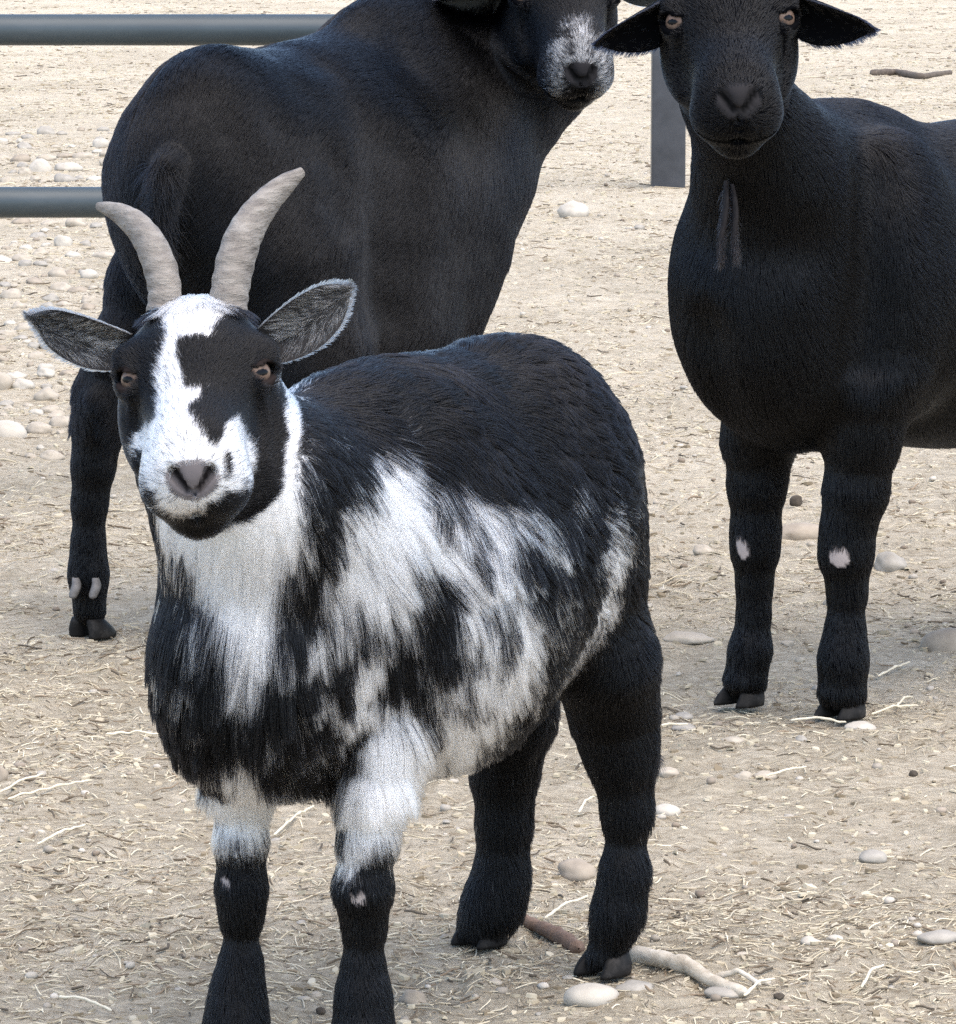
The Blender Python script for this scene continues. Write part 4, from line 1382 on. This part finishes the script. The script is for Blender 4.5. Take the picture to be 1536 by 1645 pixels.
stick('bark_piece', [gp(838, 1490, .004), gp(868, 1496, .007), gp(895, 1506, .007), gp(930, 1526, .004)], 0.005, 0.008, M_ROOT, 'reddish brown strip of bark between the horned goat hind hooves', 'bark')
stick('twig', [gp(1398, 121, .01), gp(1440, 119, .014), gp(1480, 124, .012), gp(1530, 119, .01)], 0.016, 0.012, M_TWIG, 'dark twig lying on the ground behind the back of the right goat', 'twig')
straws = [
    ((0, 1278), (70, 1255), 'pale straw at the left edge, upper of two slanting together'),
    ((12, 1286), (150, 1260), 'long pale straw at the left edge, lower of two slanting together'),
    ((60, 1366), (138, 1338), 'bent pale straw pointing up right near the left edge'),
    ((170, 1187), (275, 1187), 'straight pale straw lying flat beside the horned goat chest'),
    ((440, 1346), (505, 1302), 'pale straw slanting between the horned goat front legs'),
    ((95, 1608), (180, 1627), 'pale straw lying at the bottom left corner'),
    ((875, 1482), (945, 1452), 'pale straw between the horned goat hind legs'),
    ((1040, 1173), (1106, 1168), 'thick pale straw below the little grey stones'),
    ((1195, 1612), (1245, 1590), 'pale straw crossing the split end of the dry stick'),
    ((1232, 1256), (1296, 1238), 'pale straw slanting beside the two pale lumps'),
    ((1270, 1162), (1360, 1166), 'long pale straw running below the right goat hoof'),
    ((1400, 1152), (1476, 1140), 'pale straw right of the white stone at the hoof'),
    ((1440, 1140), (1466, 1120), 'short pale straw tilted up right of the right goat hoof'),
    ((1410, 1088), (1462, 1070), 'crooked pale straw right of the right goat fetlock'),
    ((930, 1312), (955, 1282), 'short pale straw left of the horned goat near hind leg'),
    ((1384, 1590), (1420, 1566), 'short pale straw slanting at lower right'),
]
for (x0, y0), (x1, y1), lb in straws:
    a, b_ = gp(x0, y0, 0.006), gp(x1, y1, 0.007)
    mid = (a + b_) / 2 + np.array([random.uniform(-.003, .003), random.uniform(-.01, .01), 0.003])
    stick('straw', [a, mid, b_], 0.0014, 0.0011, M_STRAW1, lb, 'straw')

# ------------------------------------------------------------------ litter nobody could count
def litter(name, count, len_rng, rad, cols, label, lift=0.004, y0=3.0, y1=30.0, pw=1.0, K=4, arch=0.05):
    t = rng.random(count)
    Y = y0 * (y1 / y0) ** (t ** pw)
    X = (rng.random(count) * 2 - 1) * (0.2 + 0.115 * Y)
    patch = 1.1 * vnoise(np.stack([X, Y, X * 0], 1), 2.2, 71) + 0.8 * vnoise(np.stack([X, Y, X * 0], 1), 9, 72)
    k = patch + 0.85 > rng.random(count) * 1.7
    X, Y = X[k], Y[k]
    n = len(X)
    a = rng.random(n) * 6.283
    L = len_rng[0] + (len_rng[1] - len_rng[0]) * rng.random(n) ** 2.2
    L = L * (0.8 + 0.05 * Y)
    s = np.linspace(-0.5, 0.5, K)[None, :]
    bend = rng.normal(size=(n, 1)) * arch
    dx, dy = np.cos(a)[:, None], np.sin(a)[:, None]
    x = X[:, None] + L[:, None] * (s * dx - bend * (s * s * 4 - 0.3) * dy * 0.5)
    y = Y[:, None] + L[:, None] * (s * dy + bend * (s * s * 4 - 0.3) * dx * 0.5)
    z = ground_z(x.ravel(), y.ravel()).reshape(x.shape) + (0.0008 + lift * rng.random((n, 1)) ** 2) + L[:, None] * s * rng.normal(size=(n, 1)) * 0.07
    pts = np.stack([x, y, z], 2)
    cc = np.array(cols)[rng.integers(0, len(cols), n)] * [1.03, 1.0, 0.9] * (0.75 + 0.5 * rng.random((n, 1)))
    r = rad * (0.6 + 0.8 * rng.random(n)) * (0.75 + 0.06 * Y)
    o = hair_curves(name, pts, r, r * 0.7, cc, M_LITTER, None, np.array([0, 4.0, 0]))
    return tag(o, label, None, None, 'stuff')
M_LITTER = attr_mat('straw', 0.8)
litter('straw_litter', 3000, (0.015, 0.075), 0.00065, [(0.48, 0.425, 0.33), (0.43, 0.375, 0.285), (0.53, 0.475, 0.38), (0.36, 0.31, 0.24), (0.32, 0.285, 0.235)], 'pale broken straw strewn over the dirt')
litter('chaff', 190000, (0.003, 0.022), 0.0005, [(0.52, 0.475, 0.39), (0.47, 0.425, 0.34), (0.58, 0.535, 0.45), (0.41, 0.36, 0.28), (0.3, 0.25, 0.19), (0.15, 0.12, 0.09)], 'fine chaff and dry crumbs trampled into the dirt', lift=0.0018, arch=0.06)
litter('dark_litter', 9000, (0.006, 0.035), 0.0009, [(0.12, 0.095, 0.07), (0.2, 0.155, 0.115), (0.09, 0.075, 0.06)], 'dark bits of bark and stem in the dirt', lift=0.003, arch=0.12)

def gravel(count):
    V, Fc = [], []
    base = [stone_mesh(900 + i, (1, 0.85, 0.6), 0.25, 5, 7) for i in range(12)]
    fb = grid_faces(5, 7, True)
    Y = 3.0 * 9.0 ** rng.random(count)
    X = (rng.random(count) * 2 - 1) * (0.2 + 0.115 * Y)
    s = (0.0015 + 0.0055 * rng.random(count) ** 3) * (0.7 + 0.06 * Y)
    z = ground_z(X, Y)
    an = rng.random(count) * 6.28
    for i in range(count):
        b = base[i % 12] * s[i]
        c, d = math.cos(an[i]), math.sin(an[i])
        V.append(np.stack([b[:, 0] * c - b[:, 1] * d + X[i], b[:, 0] * d + b[:, 1] * c + Y[i], b[:, 2] + z[i] + s[i] * 0.25], 1))
        Fc.append(fb + i * 35)
    o = mesh_np('gravel', np.concatenate(V), np.concatenate(Fc), M_GRAVEL)
    pc = np.array([(0.38, 0.345, 0.29), (0.34, 0.3, 0.245), (0.44, 0.4, 0.34), (0.28, 0.235, 0.185), (0.2, 0.16, 0.12)])[rng.integers(0, 5, count)] * (0.8 + 0.4 * rng.random((count, 1)))
    set_cols(o, np.repeat(pc, 35, 0))
    tag(o, 'fine gravel and crumbs of earth on the dirt', None, None, 'stuff')
M_GRAVEL = attr_mat('gravel', 0.9)
gravel(3000)

def flakes(count):
    """Flattened crumbs, wood chips and dung plates pressed into the dirt: low six sided plates."""
    Y = 3.0 * 8.0 ** rng.random(count)
    X = (rng.random(count) * 2 - 1) * (0.2 + 0.115 * Y)
    s = (0.002 + 0.0065 * rng.random(count) ** 2.5) * (0.7 + 0.07 * Y)
    z = ground_z(X, Y)
    an = rng.random(count) * 6.28
    ph = np.arange(6) / 6 * 6.283
    r = s[:, None] * (0.6 + 0.5 * rng.random((count, 6)))
    lx = r * np.cos(ph); ly = r * np.sin(ph) * (0.3 + 0.5 * rng.random((count, 1)))
    x = lx * np.cos(an)[:, None] - ly * np.sin(an)[:, None]
    y = lx * np.sin(an)[:, None] + ly * np.cos(an)[:, None]
    tx, ty = rng.normal(size=(count, 1)) * 0.16, rng.normal(size=(count, 1)) * 0.16
    h = s[:, None] * 0.18 * (0.5 + rng.random((count, 1)))
    zt = z[:, None] + h + x * tx + y * ty + 0.0006
    top = np.stack([X[:, None] + x * 0.85, Y[:, None] + y * 0.85, zt], 2)
    bot = np.stack([X[:, None] + x, Y[:, None] + y, zt - h * 2.2], 2)
    v = np.concatenate([top, bot], 1).reshape(-1, 3)
    q = [[0, 1, 2, 3], [0, 3, 4, 5]] + [[i, 6 + i, 6 + (i + 1) % 6, (i + 1) % 6] for i in range(6)]
    f = (np.array(q)[None] + (np.arange(count) * 12)[:, None, None]).reshape(-1, 4)
    o = mesh_np('soil_flakes', v, f, M_GRAVEL, smooth=False)
    c = np.array([(0.44, 0.4, 0.325), (0.4, 0.36, 0.285), (0.47, 0.43, 0.355), (0.36, 0.315, 0.245), (0.42, 0.375, 0.3), (0.2, 0.165, 0.12)])[rng.integers(0, 6, count)] * [1.03, 1.0, 0.9] * (0.88 + 0.24 * rng.random((count, 1)))
    set_cols(o, np.repeat(c, 12, 0))
    tag(o, 'flat crumbs and chips pressed into the dirt', None, None, 'stuff')
flakes(28000)
